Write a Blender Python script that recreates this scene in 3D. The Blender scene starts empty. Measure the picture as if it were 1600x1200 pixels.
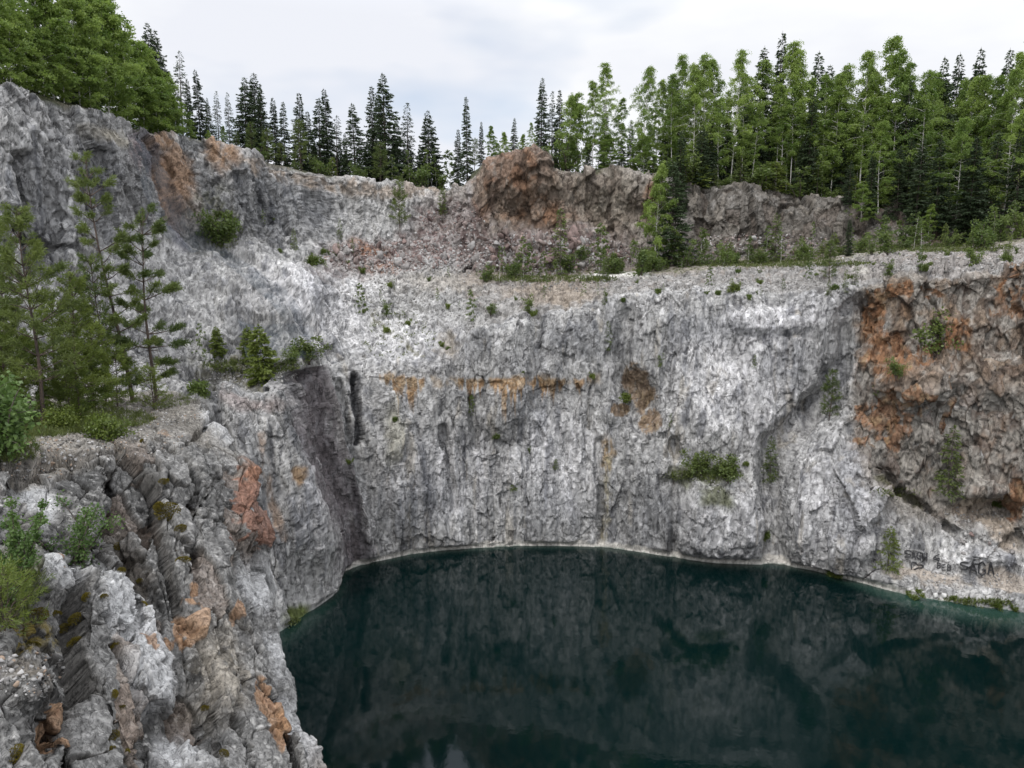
import bpy, math, random
import numpy as np
from mathutils import Vector, Matrix
from mathutils.bvhtree import BVHTree
SC = bpy.context.scene
COL = SC.collection

# ------------------------------------------------------------------ camera
CAMZ = 26.0; FPX = 1150.0; TH = math.atan(180/FPX)
cam_d = bpy.data.cameras.new('camera'); cam = bpy.data.objects.new('camera', cam_d); COL.objects.link(cam)
cam.location = (0, 0, CAMZ); cam.rotation_euler = (math.pi/2-TH, 0, 0)
cam_d.sensor_width = 36; cam_d.lens = 36*FPX/1600; cam_d.clip_end = 5000; cam_d.clip_start = 0.1
SC.camera = cam
SC.render.resolution_x = 1024; SC.render.resolution_y = 768
SC.cycles.max_bounces = 5; SC.cycles.diffuse_bounces = 2; SC.cycles.glossy_bounces = 3
SC.cycles.transparent_max_bounces = 8; SC.cycles.transmission_bounces = 2
SC.view_settings.view_transform = 'Standard'; SC.view_settings.look = 'None'
SC.view_settings.exposure = 0.12; SC.view_settings.gamma = 1.0

# ------------------------------------------------------------------ sky and sun (overcast)
SUN_EL, SUN_AZ = math.radians(52), math.radians(215)     # azimuth clockwise from +Y: behind and left of the camera
w = bpy.data.worlds.new('World'); SC.world = w; w.use_nodes = True
nt = w.node_tree; nt.nodes.clear()
def N(nt, t, **k):
    n = nt.nodes.new(t)
    for a, b in k.items():
        if a.startswith('i_'): n.inputs[int(a[2:])].default_value = b
        else: setattr(n, a, b)
    return n
def L(nt, a, b, oa=0, ib=0): nt.links.new(a.outputs[oa], b.inputs[ib])
out = N(nt, 'ShaderNodeOutputWorld')
sky = N(nt, 'ShaderNodeTexSky'); sky.sky_type = 'NISHITA'; sky.sun_disc = False
sky.sun_elevation = SUN_EL; sky.sun_rotation = SUN_AZ
bg1 = N(nt, 'ShaderNodeBackground'); bg1.inputs[1].default_value = 0.14; L(nt, sky, bg1)
tc = N(nt, 'ShaderNodeTexCoord')
mp = N(nt, 'ShaderNodeMapping'); mp.inputs['Scale'].default_value = (1.3, 1.3, 3.6); mp.inputs['Location'].default_value = (0.4, 0.1, 0.35); L(nt, tc, mp)
n1 = N(nt, 'ShaderNodeTexNoise'); n1.inputs['Scale'].default_value = 2.1; n1.inputs['Detail'].default_value = 5; n1.inputs['Roughness'].default_value = 0.5; L(nt, mp, n1)
cr = N(nt, 'ShaderNodeValToRGB'); L(nt, n1, cr)
cr.color_ramp.elements[0].position = 0.40; cr.color_ramp.elements[0].color = (0.80, 0.82, 0.88, 1)
cr.color_ramp.elements[1].position = 0.60; cr.color_ramp.elements[1].color = (0.93, 0.94, 0.96, 1)
sep = N(nt, 'ShaderNodeSeparateXYZ'); L(nt, tc, sep)
mr = N(nt, 'ShaderNodeMapRange'); L(nt, sep, mr, 2, 0)     # a cloud deck is brighter towards the zenith
mr.inputs[1].default_value = 0.30; mr.inputs[2].default_value = 1.0; mr.inputs[3].default_value = 1.0; mr.inputs[4].default_value = 2.3
bg2 = N(nt, 'ShaderNodeBackground'); L(nt, cr, bg2); L(nt, mr, bg2, 0, 1)
n2 = N(nt, 'ShaderNodeTexNoise'); n2.inputs['Scale'].default_value = 1.6; n2.inputs['Detail'].default_value = 4; L(nt, mp, n2)
cr2 = N(nt, 'ShaderNodeValToRGB'); L(nt, n2, cr2)
cr2.color_ramp.elements[0].position = 0.54; cr2.color_ramp.elements[0].color = (1, 1, 1, 1)
cr2.color_ramp.elements[1].position = 0.66; cr2.color_ramp.elements[1].color = (0.55, 0.55, 0.55, 1)
mx = N(nt, 'ShaderNodeMixShader'); L(nt, cr2, mx); L(nt, bg1, mx, 0, 1); L(nt, bg2, mx, 0, 2); L(nt, mx, out)
sd = bpy.data.lights.new('sun', 'SUN'); sd.energy = 1.3; sd.angle = math.radians(14); sd.color = (1, 0.97, 0.93)
so = bpy.data.objects.new('sun', sd); COL.objects.link(so)
dv = Vector((math.sin(SUN_AZ)*math.cos(SUN_EL), math.cos(SUN_AZ)*math.cos(SUN_EL), math.sin(SUN_EL)))
so.rotation_euler = dv.to_track_quat('Z', 'Y').to_euler(); so.location = dv*200

# ------------------------------------------------------------------ helpers
CT, ST = math.cos(TH), math.sin(TH)
def P(px, py, D):
    x = (px-800)/FPX; y = (600-py)/FPX
    dy = CT + y*ST; dz = -ST + y*CT
    return (x*D/dy, D, CAMZ + dz*D/dy)
def Z0(px, py, z=0.0):
    x = (px-800)/FPX; y = (600-py)/FPX
    dy = CT + y*ST; dz = -ST + y*CT
    t = (z-CAMZ)/dz
    return (x*t, dy*t, z)
def project(V):
    X = V[..., 0]; Y = V[..., 1]; Z = V[..., 2]-CAMZ
    dep = Y*CT - Z*ST; up = Y*ST + Z*CT
    dep = np.maximum(dep, 0.5)
    return 800+X/dep*FPX, 600-up/dep*FPX

rs = np.random.RandomState(7)
GT = rs.normal(size=(4096, 3)).astype(np.float32); GT /= np.linalg.norm(GT, axis=1)[:, None]
JT = rs.uniform(size=(4096, 3)).astype(np.float32)
RT = rs.uniform(-1, 1, size=(4096, 4)).astype(np.float32)
def hsh(i, j, k, seed):
    h = (i.astype(np.int64)*73856093) ^ (j.astype(np.int64)*19349663) ^ (k.astype(np.int64)*83492791) ^ (seed*2654435)
    h = (h ^ (h >> 13))*1274126177
    return ((h ^ (h >> 16)) & 4095).astype(np.int32)
def gn(p, seed=0):
    """gradient noise, p (N,3), about -1..1"""
    f = np.floor(p); i = f.astype(np.int32); d = (p-f).astype(np.float32)
    u = d*d*d*(d*(d*6-15)+10)
    r = 0
    for a in (0, 1):
        for b in (0, 1):
            for c in (0, 1):
                g = GT[hsh(i[:, 0]+a, i[:, 1]+b, i[:, 2]+c, seed)]
                v = g[:, 0]*(d[:, 0]-a)+g[:, 1]*(d[:, 1]-b)+g[:, 2]*(d[:, 2]-c)
                wt = (u[:, 0] if a else 1-u[:, 0])*(u[:, 1] if b else 1-u[:, 1])*(u[:, 2] if c else 1-u[:, 2])
                r = r + v*wt
    return r*1.5
def fbm(p, sc, octv=3, seed=0, rough=0.5):
    sc = np.array(sc, dtype=np.float32)*np.ones(3, dtype=np.float32)
    r = 0; a = 1.0; t = 0
    for o in range(octv):
        r = r + a*gn(p*sc*(2.03**o)+17.3*o, seed+o*11); t += a; a *= rough
    return r/t
def facet(p, sc, seed, tilt=1.0, tw=(1, 1, 1)):
    """broken rock: worley cells, each with its own offset and tilted plane. returns disp, edge(F2-F1), cell random"""
    q = (p*np.array(sc, dtype=np.float32)).astype(np.float32)
    f = np.floor(q); i = f.astype(np.int32); d = (q-f)
    n = len(q); F1 = np.full(n, 9, np.float32); F2 = F1.copy(); ID = np.zeros(n, np.int32); OX = np.zeros((n, 3), np.float32)
    for a in (-1, 0, 1):
        for b in (-1, 0, 1):
            for c in (-1, 0, 1):
                h = hsh(i[:, 0]+a, i[:, 1]+b, i[:, 2]+c, seed)
                o = JT[h]+np.array((a, b, c), np.float32)-d
                dd = (o*o).sum(1)
                m = dd < F1
                F2 = np.where(m, F1, np.minimum(F2, dd))
                F1 = np.where(m, dd, F1); ID = np.where(m, h, ID); OX[m] = o[m]
    r = RT[ID]
    disp = r[:, 3]*0.5 + tilt*(tw[0]*r[:, 0]*OX[:, 0]+tw[1]*r[:, 1]*OX[:, 1]+tw[2]*r[:, 2]*OX[:, 2])
    return disp, np.sqrt(F2)-np.sqrt(F1), r[:, 3]

def sst(a, b, x):
    t = np.clip((x-a)/(b-a), 0, 1); return t*t*(3-2*t)
def mesh_np(name, V, F, mats, smooth=True, attrs=None, colors=None, matidx=None):
    me = bpy.data.meshes.new(name)
    V = np.asarray(V, np.float32); F = np.asarray(F, np.int32)
    k = F.shape[1]
    me.vertices.add(len(V)); me.vertices.foreach_set('co', V.ravel())
    me.loops.add(F.size); me.loops.foreach_set('vertex_index', F.ravel())
    me.polygons.add(len(F)); me.polygons.foreach_set('loop_start', np.arange(0, F.size, k, dtype=np.int32))
    me.polygons.foreach_set('loop_total', np.full(len(F), k, np.int32))
    me.update(calc_edges=True)
    if smooth: me.polygons.foreach_set('use_smooth', np.ones(len(F), bool))
    for m in (mats if isinstance(mats, (list, tuple)) else [mats]): me.materials.append(m)
    if matidx is not None: me.polygons.foreach_set('material_index', matidx)
    for n_, a in (attrs or {}).items():
        t = me.attributes.new(n_, 'FLOAT', 'POINT'); t.data.foreach_set('value', np.asarray(a, np.float32))
    for n_, a in (colors or {}).items():
        t = me.attributes.new(n_, 'FLOAT_COLOR', 'POINT')
        c4 = np.ones((len(V), 4), np.float32); c4[:, :3] = a; t.data.foreach_set('color', c4.ravel())
    me.validate(verbose=False)
    return me
def link(name, data, parent=None, **props):
    o = bpy.data.objects.new(name, data); COL.objects.link(o)
    if parent is not None: o.parent = parent
    for k, v in props.items(): o[k] = v
    return o

# ------------------------------------------------------------------ materials
def newmat(name):
    m = bpy.data.materials.new(name); m.use_nodes = True; nt = m.node_tree
    return m, nt, nt.nodes['Principled BSDF']
def rock_mat(name, s, bump, bd=0.05):
    m, nt, b = newmat(name)
    at = N(nt, 'ShaderNodeAttribute', attribute_name='Col')
    tc = N(nt, 'ShaderNodeTexCoord')
    mp = N(nt, 'ShaderNodeMapping'); mp.inputs['Scale'].default_value = (1, 1, 0.55); L(nt, tc, mp, 3)
    n1 = N(nt, 'ShaderNodeTexNoise'); n1.inputs['Scale'].default_value = 3.0*s; n1.inputs['Detail'].default_value = 7; n1.inputs['Roughness'].default_value = 0.68; L(nt, mp, n1)
    r1 = N(nt, 'ShaderNodeMapRange'); L(nt, n1, r1); r1.inputs[1].default_value = 0.3; r1.inputs[2].default_value = 0.7; r1.inputs[3].default_value = 0.62; r1.inputs[4].default_value = 1.35
    mp2 = N(nt, 'ShaderNodeMapping'); mp2.inputs['Scale'].default_value = (1.5*s, 1.5*s, 0.55*s); mp2.inputs['Rotation'].default_value = (0.1, 0.35, 0); L(nt, tc, mp2, 3)
    nw = N(nt, 'ShaderNodeTexNoise'); nw.inputs['Scale'].default_value = 1.0; nw.inputs['Detail'].default_value = 4; nw.inputs['Roughness'].default_value = 0.6; nw.inputs['Distortion'].default_value = 0.6; L(nt, mp2, nw)
    sb = N(nt, 'ShaderNodeMath', operation='SUBTRACT'); L(nt, nw, sb); sb.inputs[1].default_value = 0.5
    v1 = N(nt, 'ShaderNodeMath', operation='ABSOLUTE'); L(nt, sb, v1)
    r2 = N(nt, 'ShaderNodeMapRange'); L(nt, v1, r2); r2.inputs[1].default_value = 0.0; r2.inputs[2].default_value = 0.022; r2.inputs[3].default_value = 0.42; r2.inputs[4].default_value = 1.0
    vc = N(nt, 'ShaderNodeTexVoronoi'); vc.inputs['Scale'].default_value = 3.4*s; vc.inputs['Randomness'].default_value = 1.0; L(nt, mp, vc)
    vg = N(nt, 'ShaderNodeSeparateColor'); L(nt, vc, vg, 1, 0)
    rc = N(nt, 'ShaderNodeMapRange'); L(nt, vg, rc); rc.inputs[3].default_value = 0.80; rc.inputs[4].default_value = 1.18
    m0 = N(nt, 'ShaderNodeMath', operation='MULTIPLY'); L(nt, r1, m0); L(nt, rc, m0, 0, 1); r1 = m0
    mu = N(nt, 'ShaderNodeMath', operation='MULTIPLY'); L(nt, r1, mu); L(nt, r2, mu, 0, 1)
    vm = N(nt, 'ShaderNodeVectorMath', operation='SCALE'); L(nt, at, vm); L(nt, mu, vm, 0, 3)
    L(nt, vm, b); b.inputs['Roughness'].default_value = 0.92; b.inputs['Specular IOR Level'].default_value = 0.25
    ad = N(nt, 'ShaderNodeMath', operation='MULTIPLY_ADD'); L(nt, n1, ad); ad.inputs[1].default_value = 1.0
    r3 = N(nt, 'ShaderNodeMapRange'); L(nt, v1, r3); r3.inputs[2].default_value = 0.04; r3.inputs[4].default_value = 0.35; L(nt, r3, ad, 0, 2)
    vb = N(nt, 'ShaderNodeMath', operation='MULTIPLY_ADD'); L(nt, vg, vb, 1, 0); vb.inputs[1].default_value = 0.35; L(nt, ad, vb, 0, 2); ad = vb
    bp = N(nt, 'ShaderNodeBump'); bp.inputs['Strength'].default_value = bump; bp.inputs['Distance'].default_value = bd; L(nt, ad, bp, 0, 'Height'); L(nt, bp, b, 0, 'Normal')
    return m
def leaf_mat(name, dark, light, trans=0.35, var=0.12):
    m, nt, b = newmat(name); nt.nodes.remove(b)
    at = N(nt, 'ShaderNodeAttribute', attribute_name='tone'); oi = N(nt, 'ShaderNodeObjectInfo')
    ma = N(nt, 'ShaderNodeMath', operation='MULTIPLY_ADD'); L(nt, oi, ma, 'Random', 0); ma.inputs[1].default_value = 0.5; L(nt, at, ma, 'Fac', 2)
    ms = N(nt, 'ShaderNodeMath', operation='SUBTRACT', use_clamp=True); L(nt, ma, ms); ms.inputs[1].default_value = 0.25
    r = N(nt, 'ShaderNodeValToRGB'); L(nt, ms, r)
    r.color_ramp.elements[0].color = (*dark, 1); r.color_ramp.elements[1].color = (*light, 1)
    d = N(nt, 'ShaderNodeBsdfDiffuse'); t = N(nt, 'ShaderNodeBsdfTranslucent'); L(nt, r, d); L(nt, r, t)
    x = N(nt, 'ShaderNodeMixShader'); x.inputs[0].default_value = trans; L(nt, d, x, 0, 1); L(nt, t, x, 0, 2)
    g = N(nt, 'ShaderNodeBsdfGlossy'); g.inputs[0].default_value = (1, 1, 1, 1); g.inputs[1].default_value = 0.5
    y = N(nt, 'ShaderNodeMixShader'); y.inputs[0].default_value = 0.03; L(nt, x, y, 0, 1); L(nt, g, y, 0, 2)
    L(nt, y, nt.nodes['Material Output'])
    return m
def bark_mat(name, c1, c2, sc=(6, 6, 1.5), lo=0.4, hi=0.6):
    m, nt, b = newmat(name)
    tc = N(nt, 'ShaderNodeTexCoord'); mp = N(nt, 'ShaderNodeMapping'); mp.inputs['Scale'].default_value = sc; L(nt, tc, mp, 3)
    n = N(nt, 'ShaderNodeTexNoise'); n.inputs['Scale'].default_value = 1.0; n.inputs['Detail'].default_value = 5; n.inputs['Roughness'].default_value = 0.65; L(nt, mp, n)
    r = N(nt, 'ShaderNodeValToRGB'); L(nt, n, r); r.color_ramp.elements[0].position = lo; r.color_ramp.elements[1].position = hi
    r.color_ramp.elements[0].color = (*c1, 1); r.color_ramp.elements[1].color = (*c2, 1); L(nt, r, b)
    b.inputs['Roughness'].default_value = 0.9
    bp = N(nt, 'ShaderNodeBump'); bp.inputs['Strength'].default_value = 0.5; bp.inputs['Distance'].default_value = 0.03; L(nt, n, bp, 0, 'Height'); L(nt, bp, b, 0, 'Normal')
    return m
M_ROCK = rock_mat('rock_far', 1.0, 0.75, 0.12)
M_ROCKN = rock_mat('rock_near', 4.0, 0.8, 0.03)
M_SPRUCE = leaf_mat('spruce_needles', (0.022, 0.038, 0.018), (0.062, 0.095, 0.038), 0.15)
M_BIRCH = leaf_mat('birch_leaves', (0.11, 0.19, 0.03), (0.31, 0.41, 0.09), 0.5)
M_PINE = leaf_mat('pine_needles', (0.060, 0.095, 0.022), (0.17, 0.215, 0.05), 0.3)
M_PINEY = leaf_mat('young_needles', (0.08, 0.125, 0.02), (0.20, 0.25, 0.045), 0.4)
M_BUSH = leaf_mat('bush_leaves', (0.07, 0.12, 0.025), (0.19, 0.25, 0.06), 0.5)
M_ROWAN = leaf_mat('sapling_leaves', (0.065, 0.13, 0.028), (0.17, 0.26, 0.07), 0.4)
M_MOSS = leaf_mat('moss', (0.07, 0.055, 0.006), (0.20, 0.16, 0.015), 0.1)
M_GRASS = leaf_mat('grass', (0.06, 0.085, 0.02), (0.16, 0.19, 0.05), 0.3)
M_BARKW = bark_mat('birch_bark', (0.05, 0.045, 0.04), (0.62, 0.6, 0.56), (7, 7, 5), 0.36, 0.45)
M_BARKD = bark_mat('spruce_bark', (0.05, 0.04, 0.035), (0.14, 0.115, 0.10))
M_BARKP = bark_mat('pine_bark', (0.04, 0.03, 0.025), (0.12, 0.088, 0.07), (14, 14, 3))
M_BARKT = bark_mat('twig_bark', (0.06, 0.05, 0.045), (0.16, 0.13, 0.11), (20, 20, 6))

# ------------------------------------------------------------------ terrain lattices
def W(x, y, z): return (x, y, z)
def far_rows(uc, lift):
    x, y, z = uc
    r = math.hypot(x, y); ux, uy = x/r, y/r
    return [W(x+ux*12, y+uy*12, z+lift), W(x+ux*60, y+uy*60, z+lift*2), W(x+ux*900, y+uy*900, z-20)]
# each column: under, wl, m1, m2, cr, sl, be, ft, um, uc
cols = []
def C(wl, m1, m2, crp, sl, be, ft, um, uc, lift=0.6):
    und = W(wl[0]*0.94, wl[1]*0.94, -6.0)
    cols.append([und, wl, m1, m2, crp, sl, be, ft, um, uc]+far_rows(uc, lift))
C(W(-60, -20, 0), W(-62, -20, 8), W(-63, -20, 14), W(-64, -20, 20), W(-66, -20, 24), W(-67, -20, 28), W(-69, -20, 32), W(-70, -20, 36), W(-72, -20, 40), 2)
C(W(-46, 28, 0), W(-48, 29, 8), W(-49, 30, 14), W(-49.5, 30, 20), W(-50, 31, 24), W(-50.5, 31, 28), W(-51, 32, 32), W(-52, 33, 36), W(-53, 34, 40), 2)
C(W(-27, 40, 0), W(-28, 41, 6), W(-29, 42, 12), W(-30, 43, 18), P(0, 560, 45), P(0, 470, 46.5), P(0, 380, 48.5), P(0, 260, 50), P(0, 138, 52), 2)
C(W(-19, 43, 0), W(-20, 44, 6), W(-21, 45, 12), P(150, 640, 47), P(150, 560, 50), P(150, 460, 54), P(150, 370, 57), P(150, 280, 59), P(150, 182, 61), 1.5)
C(Z0(330, 1060), P(290, 900, 48), P(280, 760, 49), P(270, 640, 51), P(262, 570, 55), P(255, 440, 63), P(250, 350, 68), P(235, 280, 70), P(215, 207, 72), 1.5)
C(Z0(400, 1010), P(370, 880, 50), P(355, 740, 51), P(345, 640, 52.5), P(330, 585, 58), P(340, 440, 66), P(320, 355, 73), P(290, 285, 76), P(285, 215, 78), 1)
C(Z0(470, 965), P(430, 860, 51.5), P(410, 730, 52), P(400, 605, 53), P(400, 572, 60), P(420, 440, 68), P(400, 372, 75), P(385, 310, 77), P(375, 240, 79))
C(Z0(527, 922), P(505, 790, 55), P(472, 680, 54.5), P(440, 600, 55), P(455, 560, 63), P(500, 440, 73), P(470, 378, 79), P(460, 325, 81), P(460, 262, 83))
C(Z0(531, 895), P(511, 780, 60), P(482, 675, 60.2), P(460, 590, 61), P(485, 545, 64.5), P(520, 440, 75), P(520, 390, 80), P(535, 335, 83), P(530, 276, 85))
C(Z0(575, 880), P(550, 770, 63.2), P(525, 670, 63.7), P(510, 585, 65), P(530, 535, 68), P(560, 445, 76), P(555, 408, 80.5), P(590, 345, 85), P(590, 288, 87))
C(Z0(640, 866), P(630, 760, 65.2), P(620, 660, 66.4), P(610, 575, 68), P(615, 520, 71.5), P(620, 455, 77), P(620, 408, 81), P(640, 345, 86), P(650, 292, 89))
C(Z0(700, 858), P(700, 750, 66.2), P(700, 650, 67.4), P(700, 565, 69), P(690, 500, 73), P(690, 440, 77.5), P(685, 400, 82), P(695, 340, 87), P(700, 298, 91))
C(Z0(760, 855), P(755, 745, 66.8), P(752, 645, 68), P(750, 540, 69.6), P(748, 490, 73), P(745, 443, 77), P(728, 425, 81), P(722, 350, 83), P(724, 290, 86))
C(Z0(820, 852), P(818, 740, 67), P(817, 630, 68.2), P(815, 510, 70.4), P(812, 480, 73), P(810, 439, 77.5), P(790, 427, 81.5), P(785, 330, 84), P(788, 258, 86.5))
C(Z0(880, 852), P(880, 735, 67), P(880, 620, 68.2), P(880, 490, 70.4), P(880, 468, 73), P(880, 438, 77.5), P(870, 422, 81.5), P(860, 330, 84), P(855, 266, 86.5))
C(Z0(955, 856), P(955, 735, 66.6), P(955, 620, 68), P(955, 480, 70), P(955, 458, 73), P(955, 433, 77), P(950, 422, 81.5), P(945, 350, 85), P(930, 272, 87))
C(Z0(1040, 868), P(1040, 740, 65.5), P(1040, 620, 67.2), P(1040, 470, 69.5), P(1040, 450, 72.5), P(1040, 425, 76.5), P(1035, 414, 82), P(1030, 340, 85.5), P(1020, 278, 87))
C(Z0(1110, 878), P(1110, 745, 64), P(1110, 620, 66.5), P(1110, 470, 68.8), P(1110, 445, 72), P(1110, 421, 76), P(1110, 408, 82), P(1110, 350, 85), P(1110, 292, 87))
C(Z0(1200, 882), P(1200, 745, 63.8), P(1200, 620, 66), P(1200, 467, 67.6), P(1200, 440, 70.5), P(1200, 416, 75), P(1200, 404, 83), P(1200, 350, 87), P(1200, 300, 90))
C(Z0(1262, 888), P(1250, 790, 62.5), P(1270, 640, 66), P(1280, 460, 66.4), P(1280, 435, 69.5), P(1280, 410, 74), P(1290, 397, 82), P(1290, 350, 86), P(1290, 312, 89))
C(Z0(1330, 905), P(1330, 800, 60), P(1340, 650, 63.5), P(1345, 452, 64.6), P(1350, 428, 68), P(1350, 402, 72.5), P(1350, 390, 81), P(1360, 350, 84), P(1360, 322, 87))
C(Z0(1430, 932), P(1440, 868, 58.0), P(1450, 640, 60.5), P(1450, 437, 62), P(1450, 417, 66), P(1460, 394, 71), P(1450, 384, 78), P(1455, 358, 81), P(1460, 334, 84))
C(Z0(1590, 955), P(1600, 868, 56.5), P(1600, 640, 58.5), P(1600, 428, 60.5), P(1600, 408, 64), P(1600, 379, 69), P(1600, 370, 75), P(1600, 345, 78), P(1600, 320, 81))
C(Z0(1800, 985), P(1800, 860, 52), P(1800, 600, 54), P(1800, 415, 56), P(1800, 395, 60), P(1800, 368, 64), P(1800, 355, 72), P(1800, 330, 75), P(1800, 310, 78))
C(W(58, 30, 0), W(60, 30, 8), W(61, 31, 16), W(62, 31, 25), W(64, 31, 27), W(68, 32, 29), W(76, 33, 30), W(78, 34, 34), W(80, 34, 38))
C(W(60, -20, 0), W(62, -20, 8), W(64, -20, 16), W(65, -20, 25), W(68, -20, 27), W(72, -20, 29), W(80, -20, 30), W(82, -20, 34), W(84, -20, 38))
LAT = np.array(cols)                    # (ncol, nrow, 3)

def catmull(A, t):
    """A (n, ...), t float params in [0,n-1]"""
    n = len(A); i = np.clip(np.floor(t).astype(int), 0, n-2); f = (t-i)
    g = lambda k: A[np.clip(i+k, 0, n-1)]
    f = f.reshape((-1,)+(1,)*(A.ndim-1))
    p0, p1, p2, p3 = g(-1), g(0), g(1), g(2)
    # tension-reduced spline to avoid overshoot between uneven columns
    m1 = (p2-p0)*0.32; m2 = (p3-p1)*0.32
    lim = np.abs(p2-p1)*1.4
    m1 = np.clip(m1, -lim, lim); m2 = np.clip(m2, -lim, lim)
    f2 = f*f; f3 = f2*f
    return (2*f3-3*f2+1)*p1+(f3-2*f2+f)*m1+(-2*f3+3*f2)*p2+(f3-f2)*m2
def blur(A, ax, k):
    if k < 1: return A
    pad = [(0, 0)]*A.ndim; pad[ax] = (k, k)
    B = np.pad(A, pad, mode='edge'); B = np.cumsum(B, axis=ax)
    n = A.shape[ax]; w_ = 2*k
    hi = np.take(B, np.arange(w_, w_+n), axis=ax); lo = np.take(B, np.arange(0, n), axis=ax)
    return (hi-lo)/w_
def counts_to_t(cnt):
    t = [i+np.arange(c)/c for i, c in enumerate(cnt)]
    return np.concatenate(t+[[len(cnt)]])
Q = 0.88
ncc = []
for a, b, a6, b6 in zip(LAT[:-1, 1], LAT[1:, 1], LAT[:-1, 7], LAT[1:, 7]):
    pa = project(np.array([a, b]))[0]
    if a[1] < 0 or b[1] < 0: ncc.append(20); continue
    dpx = abs(pa[1]-pa[0]); mid = 0.5*(pa[0]+pa[1])
    ncc.append(int(max(14, dpx*0.95*Q)) if 250 < mid < 1620 else int(max(60, min(dpx*(1.15 if mid < 250 else .6), 330))*Q))
    if mid < 420: ncc[-1] = max(ncc[-1], int(min(11*np.linalg.norm(a6-b6), 260)*Q))
rowc = [int(x*Q) for x in (10, 120, 130, 150, 60, 85, 45, 85, 85, 30, 14, 8)]
U = counts_to_t(ncc); Vt = counts_to_t(rowc)
G = catmull(LAT, U)                               # (NU, nrow, 3)
G = np.swapaxes(catmull(np.swapaxes(G, 0, 1), Vt), 0, 1)   # (NU, NV, 3)
G = blur(blur(G, 1, 4), 0, 3)
def grid_normals(G, ku=6, kv=6):
    S = blur(blur(G, 0, ku), 1, kv)
    du = np.gradient(S, axis=0); dv_ = np.gradient(S, axis=1)
    n = np.cross(du, dv_); n /= np.maximum(np.linalg.norm(n, axis=2, keepdims=True), 1e-9)
    return blur(blur(n, 0, 3), 1, 3)
def grid_faces(nu, nv):
    i = np.arange(nu*nv).reshape(nu, nv)
    return np.stack([i[:-1, :-1], i[1:, :-1], i[1:, 1:], i[:-1, 1:]], -1).reshape(-1, 4)
NRM = grid_normals(G)
NU_, NV_ = G.shape[:2]
VR = np.broadcast_to(Vt[None, :], (NU_, NV_)).ravel().astype(np.float32)
p = G.reshape(-1, 3).astype(np.float32); nr = NRM.reshape(-1, 3).astype(np.float32)
px, py = project(p); px = px.astype(np.float32); py = py.astype(np.float32)
wx = fbm(p, 0.16, 3, 101)*26; wy = fbm(p, 0.16, 3, 202)*26            # warp so that painted zones get natural outlines
wx2 = wx + fbm(p, 0.9, 2, 33)*14; wy2 = wy + fbm(p, 0.9, 2, 44)*14
def blob(cx, cy, rx, ry, rot=0, X=None, Y=None, soft=0.55):
    X = (px+wx2) if X is None else X; Y = (py+wy2) if Y is None else Y
    c, s = math.cos(math.radians(rot)), math.sin(math.radians(rot))
    dx = X-cx; dy = Y-cy
    a = (dx*c+dy*s)/rx; b = (-dx*s+dy*c)/ry
    return 1-sst(1-soft, 1+soft, np.sqrt(a*a+b*b))
def seg(pts, wid, X=None, Y=None, soft=0.6):
    X = (px+wx2*0.5) if X is None else X; Y = (py+wy2*0.5) if Y is None else Y
    d = np.full(X.shape, 1e9, np.float32)
    for (ax, ay), (bx, by) in zip(pts[:-1], pts[1:]):
        vx, vy = bx-ax, by-ay; t = np.clip(((X-ax)*vx+(Y-ay)*vy)/(vx*vx+vy*vy), 0, 1)
        d = np.minimum(d, np.hypot(X-ax-t*vx, Y-ay-t*vy))
    return 1-sst(wid*(1-soft), wid*(1+soft), d)
# masks by row parameter
mwall = sst(0.0, 1.0, VR)*(1-sst(4.2, 5.0, VR))      # lower pit wall
leftm = 1-sst(500, 560, px)
mslope = sst(4.2, 5.0, VR)*(1-sst(6.0, 6.6, VR))
mupper = sst(6.6, 7.0, VR)*(1-sst(8.9, 9.1, VR))
mtop = sst(8.95, 9.15, VR)
mbench = sst(5.9, 6.1, VR)*(1-sst(6.8, 7.0, VR))*sst(700, 740, px)
# -- displacement, coarse pass
d = fbm(p, (0.10, 0.10, 0.05), 3, 5)*2.2*(1-0.5*mslope)
rib = fbm(p, (0.42, 0.42, 0.03), 3, 9); d += (0.5-np.abs(rib)*1.6)*0.8*np.clip(mwall+mupper*0.6+leftm*mslope*0.5, 0, 1)
q = p + np.stack([fbm(p, 0.5, 2, 61), fbm(p, 0.5, 2, 62), fbm(p, 0.5, 2, 63)], 1)*0.25
right_blocky = sst(1290, 1360, px)*(VR > 0.9)*(1-sst(4.8, 5.4, VR))*(1-0.85*sst(815, 860, py))
knm = sst(6.7, 7.2, VR)*(1-sst(8.8, 9.1, VR))
blk = np.clip(0.26+0.80*right_blocky+0.35*mupper+0.35*knm*sst(700, 740, px), 0, 1.2)
wallm = np.clip(mwall*(1-right_blocky), 0, 1); sand = np.maximum(blob(1440, 905, 55, 14, 8), blob(1575, 915, 50, 16, 8))*(VR < 3)
f1, e1, r1 = facet(q, (0.26, 0.26, 0.13), 3)
cvar = sst(-0.1, 0.5, fbm(p, 0.35, 2, 19))
d += f1*0.95*blk - (1-sst(0.0, 0.10, e1))*0.30*blk*cvar
rough_amt = 1-0.75*mbench-0.8*mtop-0.75*sand*(1-mtop)
d *= rough_amt
X0, Y0 = px+wx*0.6, py+wy*0.6
def B(cx, cy, rx, ry, a, rot=0):
    global d; d = d + a*blob(cx, cy, rx, ry, rot, X0, Y0, 0.5)
def S(pts, wid, a):
    global d; d = d + a*seg(pts, wid, X0, Y0)
vis = (VR < 4.6)
S([(1335, 480), (1318, 560), (1290, 620), (1215, 690), (1205, 780), (1212, 880)], 22, -2.2)
B(1318, 795, 68, 105, 2.0); B(1410, 760, 60, 60, -0.8); B(995, 625, 30, 42, -1.8); B(965, 640, 26, 24, 0.9)
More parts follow.
